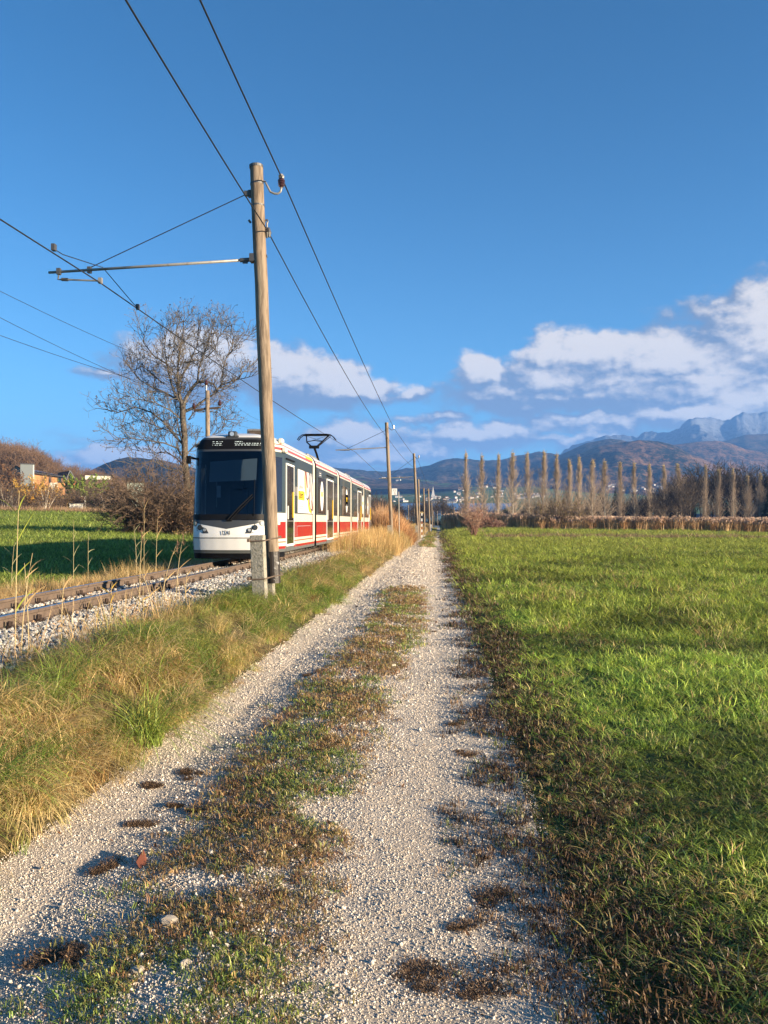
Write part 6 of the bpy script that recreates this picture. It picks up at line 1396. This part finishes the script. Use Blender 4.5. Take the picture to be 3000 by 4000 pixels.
for k in range(9): MB().box((-W / 2 + (k + .5) * W / 9, -.04, h1 * .42), (W / 9 * .86, .06, h1 * .80)).build('board', M_barn, r)
mb = MB(); mb.add([(W * .05, -.6, H + .15), (W / 2 + .4, -.6, h1), (W / 2 + .4, 8.5, h1), (W * .05, 8.5, H + .15), (-W / 2 - .4, -.6, h1 - .9), (-W / 2 - .4, 8.5, h1 - .9)], [(0, 1, 2, 3), (0, 3, 5, 4)]); mb.build('roof', M_dkroof, r)
HD0 = HD; HD = HD + 12
r, W, H = house('gabled_house', 238, 307, HD, 1839, 'steep gabled house with red brown roof and orange balcony')
ax = (273 - 272.5) / F * HD; ze = Z(1900)
def gx(px): return (px - 272.5) / F * HD
Z = lambda py: CH + (HY - py) / F * HD - r.location.z
mb = MB(); mb.add([(gx(249), 0, 0), (gx(300), 0, 0), (gx(304), 0, Z(1895)), (gx(273), 0, Z(1842)), (gx(252), 0, Z(1895))], [(0, 1, 2, 3, 4)]); mb.build('gable_wall', M_brown, r)
mb = MB(); A = Vector((gx(273), -.9, Z(1839))); Bq = Vector((gx(250), -.9, Z(1900))); Cq = Vector((gx(308), -.9, Z(1900))); bk = Vector((-3.6, 7, -.3)); mb.add([A, Bq, Bq + bk, A + bk, Cq, Cq + bk], [(0, 1, 2, 3), (0, 3, 5, 4)]); mb.build('roof', M_red, r)
for q in (Bq, Cq): MB().tube([A, q], .16, 4).build('barge_board', M_tower, r)
MB().box(((gx(262) + gx(297)) / 2, -.55, Z(1888)), (gx(294) - gx(260), .9, Z(1879) - Z(1897))).build('balcony', M_bal, r); MB().box((gx(277), -.1, Z(1866)), (1.3, .1, 1.3)).build('window', M['t_glassd'], r); MB().box((gx(286), -.1, Z(1908)), (2.0, .12, 1.5)).build('lower_door', M_bal, r)
HD = HD0
r, W, H = house('long_building', 335, 448, HD + 15, 1852, 'long building with cream upper wall, dark boarding and white awning'); HDD = HD + 15
Z = lambda py: CH + (HY - py) / F * HDD - r.location.z
X_ = lambda px: (px - 391.5) / F * HDD
MB().box((X_(385), 4, Z(1866)), (X_(434) - X_(335), 8, Z(1858) - Z(1874))).build('upper_wall', M_cream, r); MB().box((X_(400), 4.2, Z(1856)), (X_(444) - X_(360), 9, .35)).build('roof', M_dkroof, r); MB().box((X_(388), 3.6, Z(1888)), (X_(440) - X_(335), 8, Z(1874) - Z(1903))).build('lower_wall', M_brown, r)
mb = MB(); mb.add([(X_(438), -.8, Z(1850)), (X_(452), -.8, Z(1878)), (X_(452), 8, Z(1878)), (X_(438), 8, Z(1850)), (X_(436), -.8, Z(1853)), (X_(449), -.8, Z(1880))], [(0, 1, 2, 3), (0, 4, 5, 1)]); mb.build('roof_end', M_brown, r)
mb = MB(); mb.add([(X_(365), -2.5, Z(1907)), (X_(441), -2.5, Z(1907)), (X_(441), 0, Z(1899)), (X_(372), 0, Z(1900))], [(0, 1, 2, 3)]); mb.build('awning', M_cream, r)
r, W, H = house('dark_shed_building', 458, 500, HD + 20, 1875, 'dark brown building partly hidden by the thicket'); MB().box((0, 3, H / 2), (W, 6, H)).build('wall', M_brown, r); MB().box((0, 3, H + .1), (W + .6, 6.6, .2)).build('roof', M_dkroof, r)
r, W, H = house('pale_green_building', 498, 560, HD + 10, 1885, 'pale greenish building showing through the thicket'); MB().box((0, 3, H / 2), (W, 6, H)).build('wall', mat('pale_green_render', (.42, .48, .40), .8), r); MB().box((0, 3, H + .1), (W + .6, 6.6, .2)).build('roof', M_dkroof, r)
r, W, H = house('white_shed', 273, 323, 166, 1968, 'small white boarded shed standing among the shrubs', 'shed'); MB().box((0, .8, H - .8), (W, 1.8, 1.6)).build('wall', M_cream, r)
for k in range(7): MB().box((-W / 2 + (k + .5) * W / 7, -.13, H - .85), (W / 7 * .8, .04, 1.3)).build('board', M_white2, r)
MB().box((0, .7, H + .04), (W + .2, 2.2, .09)).build('roof', M['steel_tube'], r)
r, W, H = house('brown_shed', 286, 333, 192, 1940, 'small tan shed above and behind the white shed', 'shed'); MB().box((-.2, .8, H / 2), (W * .9, 1.8, H)).build('wall', M_bal2, r); MB().box((W * .44, .8, H / 2 + .3), (W * .12, 1.7, H - .6)).build('end_wall', M_white2, r); MB().box((0, .8, H + .04), (W + .2, 2.2, .1)).build('roof', M_cream, r)
r, W, H = house('hide_hut', 63, 84, 160, 1978, 'little dark hut at the field edge near the left border', 'hut'); MB().box((0, .6, H / 2), (W, 1.2, H)).build('wall', M['black'], r); MB().box((-.25 * W, .5, H + .03), (W * 1.8, 1.5, .07)).build('roof', M['steel_tube'], r)
p = ground_at(512, 140); o = MB().box((0, 0, .6), (.12, .12, 1.2)).build('field_marker', M_white2, loc=p); tagp(o, 'thin white marker post at the rim of the left field', 'post')

# ---------------------------------------------------------------- air
if HAZE:
    hz_ = bpy.data.materials.new('haze_air'); hz_.use_nodes = True; nt = hz_.node_tree; nt.nodes.clear(); N = NT(nt); out = N.n('ShaderNodeOutputMaterial'); v = N.n('ShaderNodeVolumePrincipled')
    v.inputs['Color'].default_value = HAZE_COL; v.inputs['Density'].default_value = HAZE; v.inputs['Anisotropy'].default_value = 0.0; N.l(v.outputs[0], out.inputs['Volume'])
    o = MB().box((0, 3250, 398), (19000, 13000, 812)).build('haze', hz_); o['kind'] = 'stuff'; tagp(o, 'thin blue autumn haze lying over the valley', 'haze')
